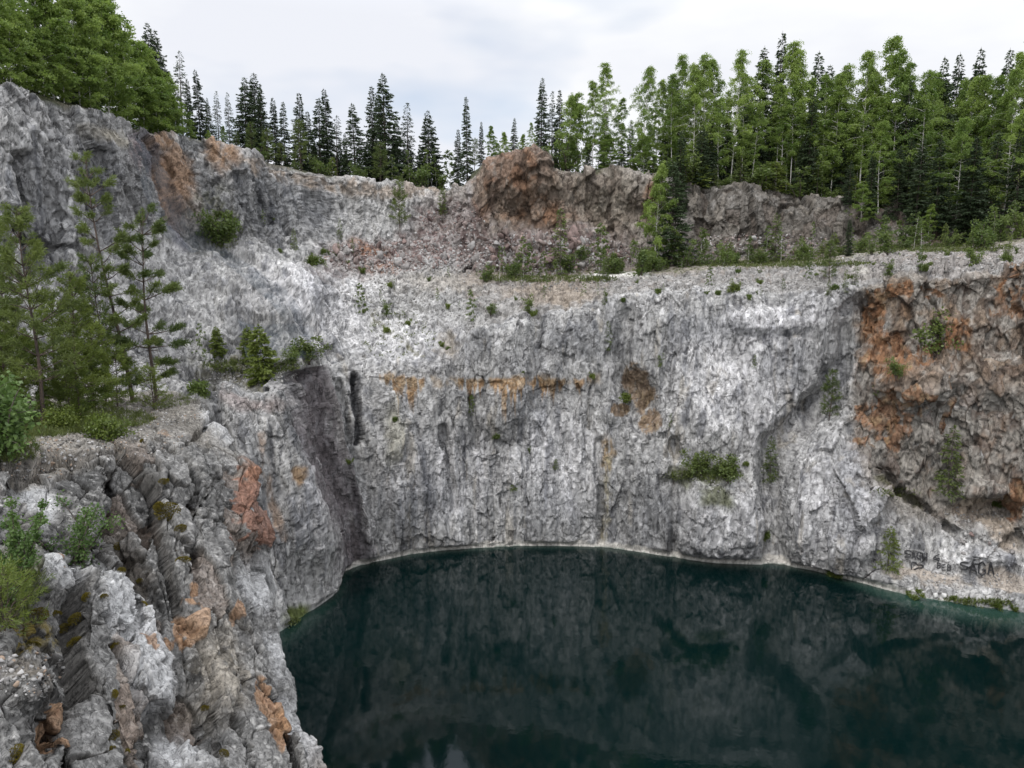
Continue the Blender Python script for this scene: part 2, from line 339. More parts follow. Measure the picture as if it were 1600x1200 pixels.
B(1115, 812, 75, 62, 2.2); B(1130, 640, 80, 60, 0.5); B(1060, 735, 30, 15, 1.0)
S([(556, 590), (552, 690)], 5, -1.2); S([(530, 600), (534, 690)], 6, -0.8); S([(1058, 690), (1052, 860)], 7, -1.0); S([(938, 690), (942, 850)], 5, -0.8)
S([(732, 620), (736, 700)], 6, -0.9); S([(690, 670), (706, 790)], 6, -0.8); S([(835, 470), (838, 640)], 8, -0.5); S([(975, 490), (970, 590)], 12, -1.0)
S([(475, 600), (500, 700), (530, 790), (560, 890)], 10, -1.0); S([(500, 590), (545, 760), (580, 870)], 6, 0.8)
B(598, 670, 40, 60, 1.0); B(785, 640, 30, 35, 0.8); B(880, 560, 40, 40, 0.7); B(1200, 500, 60, 18, 0.9)
S([(1375, 740), (1400, 770), (1450, 800), (1490, 840)], 7, -1.3)
B(1535, 800, 50, 22, -1.8); B(1530, 770, 28, 20, 1.4); B(1535, 880, 55, 22, 0.9)
B(1430, 600, 55, 34, 1.6); B(1560, 590, 60, 35, 1.3); B(1405, 525, 70, 45, -0.5); B(1360, 480, 30, 50, -0.5); B(1490, 700, 16, 70, -1.2); B(1590, 700, 30, 90, 1.0)
B(1480, 470, 120, 22, -0.3)
B(430, 470, 70, 45, 1.2); B(360, 420, 60, 40, 0.8); S([(250, 250), (270, 330), (330, 380), (420, 440), (490, 520)], 12, -1.1)
B(390, 590, 90, 14, -1.2); B(375, 680, 16, 90, 1.2, -12); B(470, 780, 26, 110, 1.0, -14)
B(800, 285, 60, 32, 1.6); B(860, 335, 90, 26, -1.0); B(1000, 305, 30, 24, 1.4); B(940, 285, 40, 14, .9)
S([(30, 250), (60, 420)], 12, -1.3); S([(90, 230), (115, 420)], 14, 1.2); S([(140, 250), (170, 400)], 9, -1.2)
B(1310, 350, 50, 25, 1.3); B(1180, 335, 70, 26, 1.2); B(1110, 350, 20, 40, -1.0)
p0 = p
G1 = (p + nr*d[:, None]).reshape(NU_, NV_, 3)
nr = grid_normals(G1, 2, 2).reshape(-1, 3).astype(np.float32); p = G1.reshape(-1, 3).astype(np.float32)
# -- fine pass, measured on the broken surface itself so that steep faces get their own grain
q = p + np.stack([fbm(p, 0.5, 2, 61), fbm(p, 0.5, 2, 62), fbm(p, 0.5, 2, 63)], 1)*0.25
f2, e2, r2 = facet(q, (0.75, 0.75, 0.42), 4); f3, e3, r3 = facet(q, (1.9, 1.9, 1.1), 5, 1.3); f5, e5, r5 = facet(p, (4.2, 4.2, 3.0), 6, 1.3)
calm = 1-0.5*wallm
d = f2*0.34*(0.45+0.8*blk) + f3*0.18*calm + f5*0.055*calm - (1-sst(0.0, 0.06, e2))*0.14*cvar*calm
rdg1 = fbm(q, (0.8, 0.8, 0.12), 3, 81, 0.5); rdg2 = fbm(p+np.stack([p[:, 2]*0.6, p[:, 2]*0.2, 0*p[:, 2]], 1), (1.3, 1.3, 0.35), 3, 82, 0.6)
gr1 = 1-sst(0.0, 0.03, np.abs(rdg1)); gr2 = 1-sst(0, 0.035, np.abs(rdg2)); gv = sst(-0.25, 0.25, fbm(p, 0.5, 2, 83))
d -= gr1*0.12*gv + gr2*0.06*(1-gv*0.6)
fine = fbm(p, 2.6, 3, 71, 0.6); d += fine*0.07*calm
d *= rough_amt; d += mtop*fbm(p, 0.12, 3, 77)*0.6
p2 = p + nr*d[:, None]
wl_k = 0.15+0.85*np.clip(sst(0.0, 0.14, VR-1)+1.0*(VR < 0.6), 0, 1)
p2 = p0 + (p2-p0)*wl_k[:, None]; p = p2.astype(np.float32)
# keep a narrow shelf of pale calcite at the waterline: nothing else moves there
# -- colour
tone = 0.5+0.5*fbm(p, (0.22, 0.22, 0.14), 3, 301); tone2 = 0.5+0.5*fbm(p, (1.1, 1.1, 0.6), 3, 302, 0.65)
strk = fbm(p, (0.85, 0.85, 0.055), 4, 303, 0.62)
tlow = fbm(p, (0.06, 0.06, 0.03), 2, 310)
grey = 0.425 + 0.15*tlow + 0.11*(tone-0.5)*2 + (0.13-0.05*wallm)*(tone2-0.5)*2 + 0.035*r2 + 0.06*r3 + 0.03*r1
colr = np.stack([grey*1.015, grey*1.0, grey*0.975], 1)
def mix(m, c, k=1.0):
    global colr
    m = np.clip(m*k, 0, 1)[:, None]; colr = colr*(1-m)+np.array(c, np.float32)*m
def mixmul(m, c, k=1.0):
    global colr
    m = np.clip(m*k, 0, 1)[:, None]; colr = colr*((1-m)+np.array(c, np.float32)*m)
nz = 0.5+0.5*fbm(p, (0.8, 0.8, 0.5), 3, 401, 0.6); nz2 = 0.5+0.5*fbm(p, 2.0, 2, 402)
# whiter faces
for b_ in ((440, 455, 60, 35), (1310, 790, 70, 90), (1160, 590, 110, 90), (1210, 500, 70, 25), (700, 740, 90, 60), (1130, 820, 70, 60), (870, 720, 70, 70), (1290, 470, 50, 25), (480, 780, 22, 80), (640, 540, 80, 40), (520, 470, 60, 60)):
    mixmul(blob(*b_), (1.28, 1.28, 1.31), 0.9)
# grey lower wall, darker zones
for b_ in ((60, 320, 90, 110), (180, 300, 60, 70), (860, 800, 60, 40), (1010, 800, 40, 70), (930, 530, 60, 30), (820, 620, 40, 60), (1100, 510, 60, 30), (1230, 570, 30, 40), (1300, 560, 30, 60), (650, 790, 60, 40), (480, 330, 60, 50), (410, 310, 50, 60)):
    mixmul(blob(*b_), (0.68, 0.69, 0.71), 0.8)
# water streaks running down the walls
mixmul((sst(0.03, 0.36, strk))*(mwall+leftm*(VR > 4)), (0.42, 0.43, 0.46), 0.85)
mixmul(sst(0.05, 0.35, fbm(p, (0.30, 0.30, 0.022), 3, 311))*np.clip(mwall+leftm*(VR > 4), 0, 1), (0.58, 0.59, 0.61), 0.8)
st2 = fbm(p, (2.6, 2.6, 0.10), 3, 304, 0.6); mixmul(sst(0.15, 0.4, st2)*np.clip(mwall+leftm*(VR > 4), 0, 1), (0.45, 0.45, 0.46), 0.7)
mix(sst(0.25, 0.5, fbm(p, (0.7, 0.7, 0.05), 3, 305))*mwall, (0.40, 0.35, 0.27), 0.4)
mixmul((sst(0.1, 0.4, -strk))*(mwall), (1.2, 1.2, 1.22), 0.8)
# cracks hold dark dirt
ck = np.maximum((1-sst(0.0, 0.05, e2))*cvar, (1-sst(0, 0.04, e1))*cvar)
mixmul(ck*sst(0.35, 0.6, nz), (0.35, 0.34, 0.34), 0.6)
mixmul(gr1*gv, (0.36, 0.35, 0.35), 0.75); mixmul(gr2*(1-gv*0.7), (0.5, 0.5, 0.51), 0.4)
mixmul(sst(0.72, 0.8, r5)*sst(-0.2, 0.3, fbm(p, 0.4, 2, 90)), (0.42, 0.42, 0.43), 0.8); mixmul(sst(0.6, 0.8, -r5), (1.22, 1.22, 1.23), 0.7)
mixmul((1-sst(0.0, 0.10, e3))*sst(0.5, 0.65, nz2), (0.6, 0.6, 0.61), 0.5)
mixmul(sst(0.56, 0.75, nz2)*sst(0.45, 0.7, nz), (0.5, 0.5, 0.52), 0.6)
# dark purple seam
seam = seg([(478, 560), (487, 660), (520, 770), (556, 900)], 24)
mix(seam*(px > 440)*(VR < 4.3)*sst(.2, .55, nz+.25*st2+.12), (0.125, 0.105, 0.11), 0.85); mix(seam*(px > 440)*(VR < 4.3)*sst(.1, .4, -st2), (0.30, 0.28, 0.29), 0.5)
mix(seam*sst(0.55, 0.75, nz)*(VR < 4.3), (0.25, 0.24, 0.25), 0.8)
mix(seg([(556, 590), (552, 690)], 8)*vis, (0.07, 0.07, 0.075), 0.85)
mix(seg([(205, 215), (250, 260), (290, 370)], 17), (0.17, 0.165, 0.19), 0.85)
mix(seg([(300, 370), (400, 440), (480, 510)], 7), (0.24, 0.25, 0.27), 0.6)
# tan / brown quarry rock on the right
RZ = sst(1325, 1360, px+wx2)*(VR > 0.9)*(1-sst(4.0, 4.35, VR))
RZ = RZ*sst(-60, 60, (px-1345)*0.75-(py-700)*1.0+40)*(1-sst(800, 850, py+wy2))        # falls off along the diagonal fault
mix(RZ*sst(0.2, 0.6, nz), (0.27, 0.225, 0.17), 0.75)
mix(RZ*sst(0.1, 0.4, fbm(p, (0.7, 0.7, 0.16), 3, 306)), (0.24, 0.155, 0.10), 0.6)
mix(RZ*sst(0.1, 0.4, fbm(p, (0.6, 0.6, 0.3), 3, 307)), (0.42, 0.39, 0.35), 0.8)
mix(RZ*sst(0.60, 0.80, tone2), (0.13, 0.095, 0.07), 0.7)
cb = (r2+0.6*r1); rl = 1-sst(560, 640, py); mix(RZ*sst(0.45, 0.6, cb), (0.25, 0.15, 0.09), 0.35+0.4*rl); mix(RZ*rl*sst(.3, .6, nz), (0.21, 0.14, 0.09), .6); mix(RZ*sst(0.35, 0.5, -cb), (0.36, 0.34, 0.31), 0.75); mix(RZ*(1-sst(0, .09, e2)), (0.09, 0.07, 0.055), 0.75)
mix(RZ*(1-sst(0, .07, e1)), (0.08, 0.06, 0.05), 0.8); mix(RZ*sst(.2, .6, py/600)*sst(0.45, .6, r3), (0.12, 0.085, 0.065), 0.6)
mix(RZ*(1-rl)*sst(.40, .58, nz), (0.37, 0.35, 0.32), 0.7); mix(RZ*rl*sst(.5, .65, 1-nz), (0.34, 0.31, 0.27), 0.5)
rust = np.zeros_like(px)
for b_ in ((1368, 490, 22, 50), (1385, 560, 32, 40), (1430, 458, 50, 9), (1500, 520, 30, 22), (1385, 650, 38, 34), (1425, 630, 20, 20), (1590, 465, 30, 30), (1480, 640, 10, 60), (1582, 780, 18, 40), (1370, 690, 30, 14), (1490, 530, 34, 25), (1440, 555, 30, 12)):
    rust = np.maximum(rust, blob(*b_))
rust = sst(0.25, 0.6, rust*(0.35+1.0*nz)*(0.8+0.8*st2)*(1+0.6*r2+0.4*r3))
mix(rust, (0.31, 0.155, 0.075), 0.75)
mix(rust*sst(0.52, 0.66, nz2), (0.24, 0.20, 0.15), 0.7); mix(rust*sst(0.1, 0.4, fbm(p, (1.1, 1.1, 0.5), 2, 308)), (0.35, 0.25, 0.15), 0.8)
mix(rust*sst(0.5, 0.68, tone2), (0.12, 0.06, 0.035), 0.8)
# rust on the main wall
fz = 0.5+0.5*fbm(p, (2.2, 2.2, 0.7), 3, 309, .6)
z1 = np.zeros_like(px); l1 = np.stack([px/13, z1, z1], 1); l2 = np.stack([px/4.0, z1+5, z1], 1)
env = np.zeros_like(px)
for cx, ww, aa in ((630, 26, 85), (735, 24, 38), (797, 26, 90), (852, 24, 60), (905, 20, 22)): env = np.maximum(env, aa*np.exp(-((px-cx)/ww)**2))
Ld = env*np.clip(0.45+1.1*gn(l1, 501)+0.8*gn(l2, 502), 0.02, 1.6)
ys = py+wy2*0.3-593+6*gn(l1, 503)
drip = sst(-5, 1, ys)*(1-sst(0.45, 1.1, ys/np.maximum(Ld, 1)))*vis*sst(3, 10, Ld)*(px > 575)*(px < 930)
mix(drip, (0.33, 0.20, 0.09), 0.85); mix(drip*sst(.45, .6, fz), (0.13, 0.075, 0.04), 0.8); mix(drip*sst(.5, .62, nz2), (0.40, 0.34, 0.26), 0.5)
kb = np.maximum(blob(995, 600, 26, 34, -18), np.maximum(blob(1015, 655, 18, 22, -20), blob(965, 640, 20, 10)))
kb = sst(0.30, 0.65, kb*(0.25+1.1*fz)+0.22*r2*kb+0.25*r3*kb+0.2*st2*kb)*vis
mix(kb, (0.26, 0.175, 0.105), 0.8); mix(kb*sst(.5, .65, nz), (0.12, 0.08, 0.045), 0.7); mix(kb*sst(.52, .66, 1-fz), (0.35, 0.27, 0.17), 0.7)
mix(seg([(600, 599), (930, 592)], 8)*vis*sst(0.42, 0.62, nz), (0.30, 0.23, 0.15), 0.6)
mix(blob(952, 712, 7, 26)*vis*sst(.3, .5, fz), (0.28, 0.19, 0.09), 0.85)
mix(seg([(952, 720), (948, 780), (944, 850)], 5)*vis*sst(.35, .6, fz), (0.42, 0.37, 0.24), 0.6)
mix(blob(615, 680, 18, 40)*vis, (0.46, 0.44, 0.36), 0.6)
mix(seg([(405, 680), (420, 760), (440, 840)], 7)*vis*sst(.3, .6, nz), (0.30, 0.20, 0.13), 0.7); mix(blob(458, 740, 9, 16)*vis, (0.36, 0.22, 0.10), 0.8)
mix(blob(400, 630, 40, 14)*vis, (0.36, 0.29, 0.27), 0.6)
# knoll
kn = (VR > 6.6)*(VR < 9.1)
mix(blob(870, 330, 160, 70)*kn, (0.29, 0.23, 0.17), 0.75)
mix(np.maximum(blob(785, 285, 60, 30), blob(840, 335, 60, 20))*kn*sst(.25, .5, nz), (0.27, 0.14, 0.075), 0.75)
mix(np.maximum(blob(1015, 315, 14, 30), blob(745, 325, 20, 16))*kn, (0.27, 0.14, 0.07), 0.7)
mix(blob(790, 280, 60, 30)*kn*sst(.5, .7, tone2), (0.14, 0.06, 0.03), 0.6)
mix(blob(950, 300, 40, 30)*kn, (0.36, 0.33, 0.28), 0.6)
mix(blob(725, 335, 8, 40)*kn, (0.47, 0.47, 0.48), 0.7)
mix(sst(1060, 1090, px)*kn*sst(.1, .5, nz), (0.17, 0.155, 0.135), 0.8); mixmul(kn*(1-sst(0, .12, e2))*(px > 730), (.35, .33, .31), .7); mixmul(kn*(1-sst(0, .10, e1))*(px > 730), (.35, .33, .31), .7)
mix(kn*(px > 730)*sst(.3, .5, -r2), (0.20, 0.165, 0.14), 0.5); mix(kn*(px > 730)*sst(.4, .6, r2)*sst(.4, .6, nz), (0.36, 0.33, 0.29), 0.5)
mix(sst(1340, 1420, px)*kn*sst(.5, .7, nz), (0.20, 0.12, 0.09), 0.6)
mixmul(kn*(px > 725), (.80, .78, .76), 1.0)
# scree fans
scree = np.maximum(np.maximum(blob(620, 395, 110, 32, -8), blob(700, 360, 60, 40)), blob(850, 400, 130, 40))*(VR > 5.2)*(VR < 9)
mix(scree, (0.22, 0.175, 0.16), 0.85); mix(scree*sst(-0.1, 0.8, r3), (0.36, 0.33, 0.32), 0.8); mix(scree*(r3 < -0.3), (0.16, 0.115, 0.11), 0.8)
mix(np.maximum(blob(565, 388, 30, 14), blob(605, 425, 28, 8))*sst(.3, .5, nz), (0.29, 0.15, 0.09), 0.8)
mix(blob(700, 445, 70, 14)*(VR > 4), (0.43, 0.39, 0.34), 0.6)
# left ridge
lr = (VR > 7.0)*(VR < 9.2)*1.0
mix(np.maximum(blob(275, 280, 26, 55, -20), np.maximum(blob(350, 245, 22, 28), blob(250, 225, 22, 16)))*lr*sst(.25, .55, nz+.08), (0.32, 0.20, 0.12), 0.85)
mix(seg([(380, 262), (470, 275), (600, 300), (680, 300)], 10)*lr*sst(.3, .6, nz), (0.34, 0.27, 0.21), 0.75)
mix(blob(150, 215, 30, 14)*lr, (0.42, 0.38, 0.30), 0.6); mix(blob(195, 235, 18, 30)*lr, (0.24, 0.19, 0.19), 0.7)
# soil and track on the bench
mix(sst(4.15, 4.5, VR)*(1-sst(5.9, 6.1, VR))*sst(700, 800, px), (0.27, 0.255, 0.24), 0.6)
mix(blob(860, 458, 75, 16)*(VR > 3.8)*(VR < 7), (0.37, 0.31, 0.25), 0.75)
mix(sst(1290, 1340, px)*sst(4.2, 4.6, VR)*(1-sst(5.8, 6.2, VR)), (0.33, 0.30, 0.28), 0.55)
mix(sst(4.7, 5.0, VR)*(1-sst(6.0, 6.2, VR))*(px > 720)*sst(.5, .7, tone2), (0.24, 0.20, 0.17), 0.6)
mix(mbench, (0.30, 0.26, 0.22), 0.8)
mix(seg([(905, 436), (960, 431), (1010, 428)], 4.5, px, py)*(VR > 5.3)*(VR < 6.9), (0.70, 0.68, 0.64), 0.95)
mix(seg([(1340, 405), (1350, 425)], 9, px, py)*(VR > 4.5)*(VR < 6.5), (0.46, 0.44, 0.40), 0.8)
mix(blob(700, 545, 12, 22)*(VR < 5), (0.38, 0.32, 0.24), 0.5)
# sand by the shore on the right
mixmul(blob(1530, 880, 55, 22)*vis, (1.3, 1.3, 1.32), 0.9); mixmul(blob(1470, 872, 30, 18)*vis, (1.2, 1.2, 1.2), 0.9)
mix(np.maximum(blob(1440, 905, 55, 12, 8, soft=.3), blob(1575, 915, 50, 14, 8, soft=.3))*(VR < 3), (0.44, 0.385, 0.33), 0.9)
mix(np.maximum(blob(1525, 800, 40, 14), blob(1560, 835, 40, 16, 30))*(VR < 3), (0.42, 0.35, 0.28), 0.8)
# green: moss and grass in hollows
grn = (0.09, 0.10, 0.035)
mix(np.maximum(blob(1100, 742, 55, 12), blob(1120, 770, 22, 14))*vis, grn, 0.75)
mix(seg([(1375, 745), (1400, 770), (1450, 800)], 5)*vis, (0.10, 0.10, 0.04), 0.7)
mix(mbench*sst(.45, .6, nz2)*(px > 760), grn, 0.8)
mix(blob(335, 350, 28, 45)*sst(.4, .6, nz), (0.15, 0.15, 0.07), 0.6)
mix(blob(385, 570, 90, 14)*sst(.35, .55, nz2)*(VR > 3.9), (0.13, 0.12, 0.06), 0.7)
mix(seg([(560, 455), (590, 500), (660, 560)], 6)*sst(.5, .6, nz2), (0.15, 0.14, 0.06), 0.6)
mix(mtop, (0.055, 0.06, 0.025), 0.95)
mix(mtop*(1-sst(9.0, 9.3, VR))*sst(.45, .6, nz), (0.3, 0.26, 0.22), 0.6)
# pale calcite line just above the water
z = p2[:, 2]
wlm = sst(-0.05, 0.02, z)*(1-sst(0.42, 0.62, z+fbm(p, 0.9, 3, 8)*0.38))*(1-sst(1380, 1440, px))*sst(520, 540, px)
mix(wlm, (0.62, 0.59, 0.54), 0.85)
mix((z < 0.05)*(px < 3000)*1.0, (0.20, 0.24, 0.20), 0.6)
mix(blob(468, 975, 25, 14)*(z < 1.5), (0.10, 0.13, 0.02), 0.9)
colr = np.clip(colr, 0.02, 0.85)
F = grid_faces(NU_, NV_)
me = mesh_np('quarry_walls', p2, F, M_ROCK, False, colors={'Col': colr})
link('quarry_walls', me, kind='structure')
step = 3
Gd = p2.reshape(NU_, NV_, 3)[::step, ::step]
bv_main = (Gd.reshape(-1, 3), grid_faces(*Gd.shape[:2]))

# ------------------------------------------------------------------ near crag (foreground left)
E = []
def R(*pts): E.append([P(*a) for a in pts])
R((-260, 1290, 5.8), (-60, 1280, 7.0), (130, 1280, 8.8), (270, 1280, 10.3), (410, 1280, 11.8), (552, 1280, 12.8))
R((-260, 1200, 6.2), (-60, 1200, 7.4), (130, 1200, 9.2), (260, 1200, 10.8), (390, 1200, 12.4), (515, 1200, 14))
R((-260, 1130, 6.6), (-60, 1130, 8.0), (120, 1130, 9.9), (250, 1130, 11.5), (370, 1130, 13.5), (481, 1130, 15))
R((-260, 1040, 7.2), (-60, 1040, 8.7), (120, 1040, 11), (240, 1040, 12.5), (350, 1040, 14.5), (464, 1045, 16))
R((-260, 950, 8.2), (-60, 950, 9.7), (110, 950, 12), (220, 950, 13.5), (330, 950, 15.5), (438, 955, 17.5))
R((-260, 870, 9.2), (-60, 870, 11.0), (110, 870, 13), (220, 870, 15), (320, 860, 17), (420, 880, 19))
R((-260, 790, 10.8), (-60, 790, 12.8), (100, 790, 14.5), (210, 780, 16.5), (310, 770, 19), (412, 800, 20.5))
R((-260, 735, 12.8), (-60, 725, 15), (100, 715, 16.5), (200, 702, 18.5), (290, 690, 21), (388, 732, 22))
R((-260, 700, 16), (-60, 690, 17.3), (90, 672, 19), (190, 668, 21), (270, 660, 23), (350, 680, 23.6))
R((-260, 660, 20), (-60, 650, 21.5), (90, 640, 23), (170, 640, 24.5), (250, 632, 26), (320, 634, 26.5))
R((-260, 630, 25), (-60, 625, 26.5), (90, 620, 28), (160, 618, 29), (235, 612, 30), (290, 618, 30.5))
E.append([W(x-800, 0, 0) for x in (-260, 0, 90, 160, 235, 290)]); E[-1] = [W(a[0]/1150*36, 36, 15.0) for a in E[-1]]
E.append([W(a[0]*1.1, 40, 8) for a in E[-1]])
for k_, r_ in enumerate(E):
    if 1 <= k_ <= 8:
        e = r_[-1]; r_[-1] = W(e[0]-0.022*e[1]*(1 if k_ < 7 else .5), e[1], e[2])
    e = r_[-1]; zt = e[2]
    r_.append(W(e[0]-0.15, e[1]+0.9, zt-1.2)); r_.append(W(e[0]-0.6, e[1]+2.2, zt-5)); r_.append(W(e[0]-2.0, e[1]+4.0, min(-3, zt-10)))
LF = np.swapaxes(np.array(E), 0, 1)        # (cols, rows, 3)
Uf = counts_to_t([int(a*Q) for a in (70, 230, 200, 180, 160, 30, 30, 20)])
Vf = counts_to_t([int(a*Q) for a in (70, 80, 110, 110, 100, 100, 90, 60, 50, 40, 20, 8)])
H = catmull(LF, Uf); H = np.swapaxes(catmull(np.swapaxes(H, 0, 1), Vf), 0, 1); H = blur(blur(H, 0, 3), 1, 3)
NF = grid_normals(H, 4, 4); nu2, nv2 = H.shape[:2]
p = H.reshape(-1, 3).astype(np.float32); nr = NF.reshape(-1, 3).astype(np.float32)
px, py = project(p); px = px.astype(np.float32); py = py.astype(np.float32)
UF = np.broadcast_to(Uf[:, None], (nu2, nv2)).ravel(); VF = np.broadcast_to(Vf[None, :], (nu2, nv2)).ravel()
wx = fbm(p, 0.7, 3, 111)*22; wy = fbm(p, 0.7, 3, 112)*22
wx2 = wx + fbm(p, 3.5, 2, 34)*10; wy2 = wy + fbm(p, 3.5, 2, 45)*10
# slabs dip steeply to the right: rotate the space before breaking it up
A_ = np.array(P(300, 1100, 12))-np.array(P(200, 780, 16.5)); A_ /= np.linalg.norm(A_)
B_ = np.cross(A_, (0.35, -0.75, 0.55)); B_ /= np.linalg.norm(B_); C_ = np.cross(A_, B_)
FR = np.stack([A_, B_, C_], 1).astype(np.float32)
plat = sst(6.6, 7.6, VF)*(1-sst(4.55, 5.0, UF)); amp = 1-0.75*plat
q = (p+np.stack([fbm(p, 0.5, 2, 61), fbm(p, 0.5, 2, 62), fbm(p, 0.5, 2, 63)], 1)*0.15)@FR
g1, h1, s1 = facet(q, (0.16, 0.62, 0.50), 13, 1.0, (.25, 1, 1))
d = g1*0.46*amp - (1-sst(0, 0.05, h1))*0.22*amp + fbm(p, 0.5, 2, 55)*0.25*amp
X0, Y0 = px+wx*0.35, py+wy*0.35
def B(cx, cy, rx_, ry_, a, rot=0):
    global d; d = d + a*blob(cx, cy, rx_, ry_, rot, X0, Y0, 0.3)
def S(pts, wid, a):
    global d; d = d + a*seg(pts, wid, X0, Y0, .5)
CRK = [[(330, 740), (345, 850), (370, 900), (388, 965)], [(265, 700), (300, 760), (306, 870)], [(182, 700), (200, 800), (226, 880), (252, 950), (264, 1010), (292, 1065)], [(150, 900), (176, 1000), (200, 1060), (236, 1160)], [(396, 960), (412, 1060), (434, 1140), (455, 1215)], [(60, 900), (95, 1000), (110, 1100)], [(330, 960), (345, 1060), (385, 1190)], [(290, 700), (335, 650)], [(95, 1050), (120, 1190)]]
for c_ in CRK: S(c_, 5, -0.42)
S([(190, 790), (225, 870), (262, 930)], 20, -0.5)
B(190, 935, 32, 55, 0.35, -30); B(80, 900, 60, 30, 0.25); B(30, 1110, 50, 40, 0.35); B(70, 1150, 25, 50, -0.4); B(240, 1040, 40, 80, 0.3, -25)
B(330, 1030, 32, 85, 0.35, -12); B(300, 740, 60, 40, 0.25); B(384, 790, 24, 66, 0.3, -8)
H1 = (p+nr*d[:, None]).reshape(nu2, nv2, 3); nr = grid_normals(H1, 2, 2).reshape(-1, 3).astype(np.float32); p = H1.reshape(-1, 3).astype(np.float32)
q = (p+np.stack([fbm(p, 1.1, 2, 64), fbm(p, 1.1, 2, 65), fbm(p, 1.1, 2, 66)], 1)*0.10)@FR; pa = p@FR
g2, h2, s2 = facet(q, (0.7, 1.5, 1.3), 14, 1.1, (.6, 1, 1)); g3, h3, s3 = facet(q, (2.2, 3.2, 3.0), 15, 1.2); g4, h4, s4 = facet(p, (8, 8, 8), 16, 1.2)
d = g2*0.20*amp + g3*0.075*(0.5+0.5*amp) + g4*0.022 - (1-sst(0, 0.035, h2))*0.10*amp - (1-sst(0, .08, h3))*0.02
rf = fbm(pa, (0.5, 2.2, 2.2), 3, 84, 0.6); gf = (1-sst(0, 0.025, np.abs(rf)))*amp*sst(-.1, .3, fbm(p, .6, 2, 85)); d -= gf*0.06
d += fbm(p, 6.0, 3, 56, 0.6)*0.025 + plat*fbm(p, 1.2, 3, 57)*0.14
p2f = p+nr*d[:, None]; p = p2f.astype(np.float32)
tone = 0.5+0.5*fbm(p, (0.9, 0.9, 0.5), 3, 311); tone2 = 0.5+0.5*fbm(p, (5, 5, 3), 3, 312, 0.7); nz = 0.5+0.5*fbm(p, 1.6, 3, 411, 0.6); nz2 = 0.5+0.5*fbm(p, 9, 2, 412)
grey = 0.20+0.12*(tone-0.5)*2+0.15*(tone2-0.5)*2+0.05*s1+0.05*s2+0.035*s3
colr = np.stack([grey*1.02, grey*1.0, grey*0.965], 1)
mix(sst(.56, .68, 0.5+0.5*fbm(p, 14, 2, 413))*sst(.4, .6, nz), (0.07, 0.07, 0.065), 0.7); mix(sst(.60, .68, 0.5+0.5*fbm(p, 7, 2, 414)), (0.48, 0.47, 0.45), 0.55)
for c_ in CRK: mixmul(seg(c_, 4, X0, Y0, .7), (.22, .2, .18), .8)
fs = np.where(s1 > 0.62, 1.0, 0.0); mix(fs*(VF < 7.5)*(px > 180), (0.33, 0.25, 0.19), 0.4)
fs = np.where(s2 < -0.72, 1.0, 0.0); mix(fs*(VF < 7.5)*(px > 180), (0.24, 0.18, 0.14), 0.45)
mixmul(gf, (0.4, 0.38, 0.36), 0.7)
mix(sst(0.60, 0.78, nz)*sst(.35, .6, tone2), (0.10, 0.10, 0.10), 0.65)
ck = np.maximum(1-sst(0, 0.05, h1), 1-sst(0, 0.05, h2)); mixmul(ck, (0.35, 0.33, 0.31), 0.8); mixmul((1-sst(0, .08, h3))*sst(.5, .65, nz2), (0.6, 0.6, 0.6), 0.5)
for b_ in ((190, 935, 34, 60, -30), (105, 880, 50, 28), (400, 800, 14, 50, -20), (330, 665, 14, 34, -35), (405, 915, 22, 40, -20), (440, 1010, 16, 50), (230, 1050, 26, 55, -20), (290, 1180, 30, 40, -40), (470, 1140, 22, 60, -25), (225, 985, 26, 30), (60, 760, 30, 40)):
    mix(blob(*b_)*sst(.25, .55, tone2+.15), (0.60, 0.60, 0.60), 0.75)
fcs = 0.35*s2+0.30*s3+0.25*s1
mix(sst(.45, .6, blob(383, 800, 26, 66, -8, soft=.6)*(1+fcs)), (0.25, 0.13, 0.09), 0.85); mix(blob(375, 740, 12, 25), (0.33, 0.17, 0.10), 0.6)
for b_ in ((300, 975, 16, 32), (308, 925, 12, 22), (285, 1000, 22, 14), (222, 1000, 8, 24, -25), (360, 965, 9, 18), (100, 1130, 14, 40), (75, 1050, 12, 8), (100, 875, 12, 10), (256, 682, 8, 5), (110, 640, 9, 9), (412, 1120, 12, 50, -15), (430, 1150, 12, 40)):
    bb = sst(.42, .58, blob(*b_, X=px+wx2*.4, Y=py+wy2*.4, soft=.8)*(0.95+1.2*fcs)); mix(bb, (0.36, 0.215, 0.12), 0.75); mix(bb*sst(.5, .65, tone2), (0.20, 0.11, 0.065), .6)
mix(blob(345, 1050, 36, 70, -12)*sst(.3, .5, nz), (0.38, 0.34, 0.28), 0.7)
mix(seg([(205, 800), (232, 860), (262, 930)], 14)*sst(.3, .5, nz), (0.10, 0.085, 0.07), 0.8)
lich = plat*1.0
mix(lich, (0.27, 0.245, 0.21), 0.6); mix(lich*sst(.5, .7, nz2), (0.13, 0.12, 0.10), 0.6); mix(lich*sst(.5, .7, tone2), (0.40, 0.37, 0.33), 0.6)
mix(np.maximum(blob(60, 710, 60, 22), blob(40, 1060, 50, 30))*sst(.3, .5, tone2+.1), (0.36, 0.32, 0.27), 0.7)
mix(np.maximum(blob(130, 650, 50, 14), blob(20, 690, 40, 20))*sst(.35, .5, nz), (0.10, 0.12, 0.04), 0.8)
mix(np.maximum(blob(60, 965, 55, 18, 20), blob(50, 1000, 14, 14))*sst(.4, .55, nz2), (0.20, 0.15, 0.02), 0.8)
mix(blob(20, 905, 40, 30)*sst(.3, .5, nz), (0.12, 0.13, 0.05), 0.6)
colr = np.clip(colr, 0.02, 0.8)
me = mesh_np('near_crag', p2f, grid_faces(nu2, nv2), M_ROCKN, False, colors={'Col': colr})
link('foreground_crag', me, kind='structure')
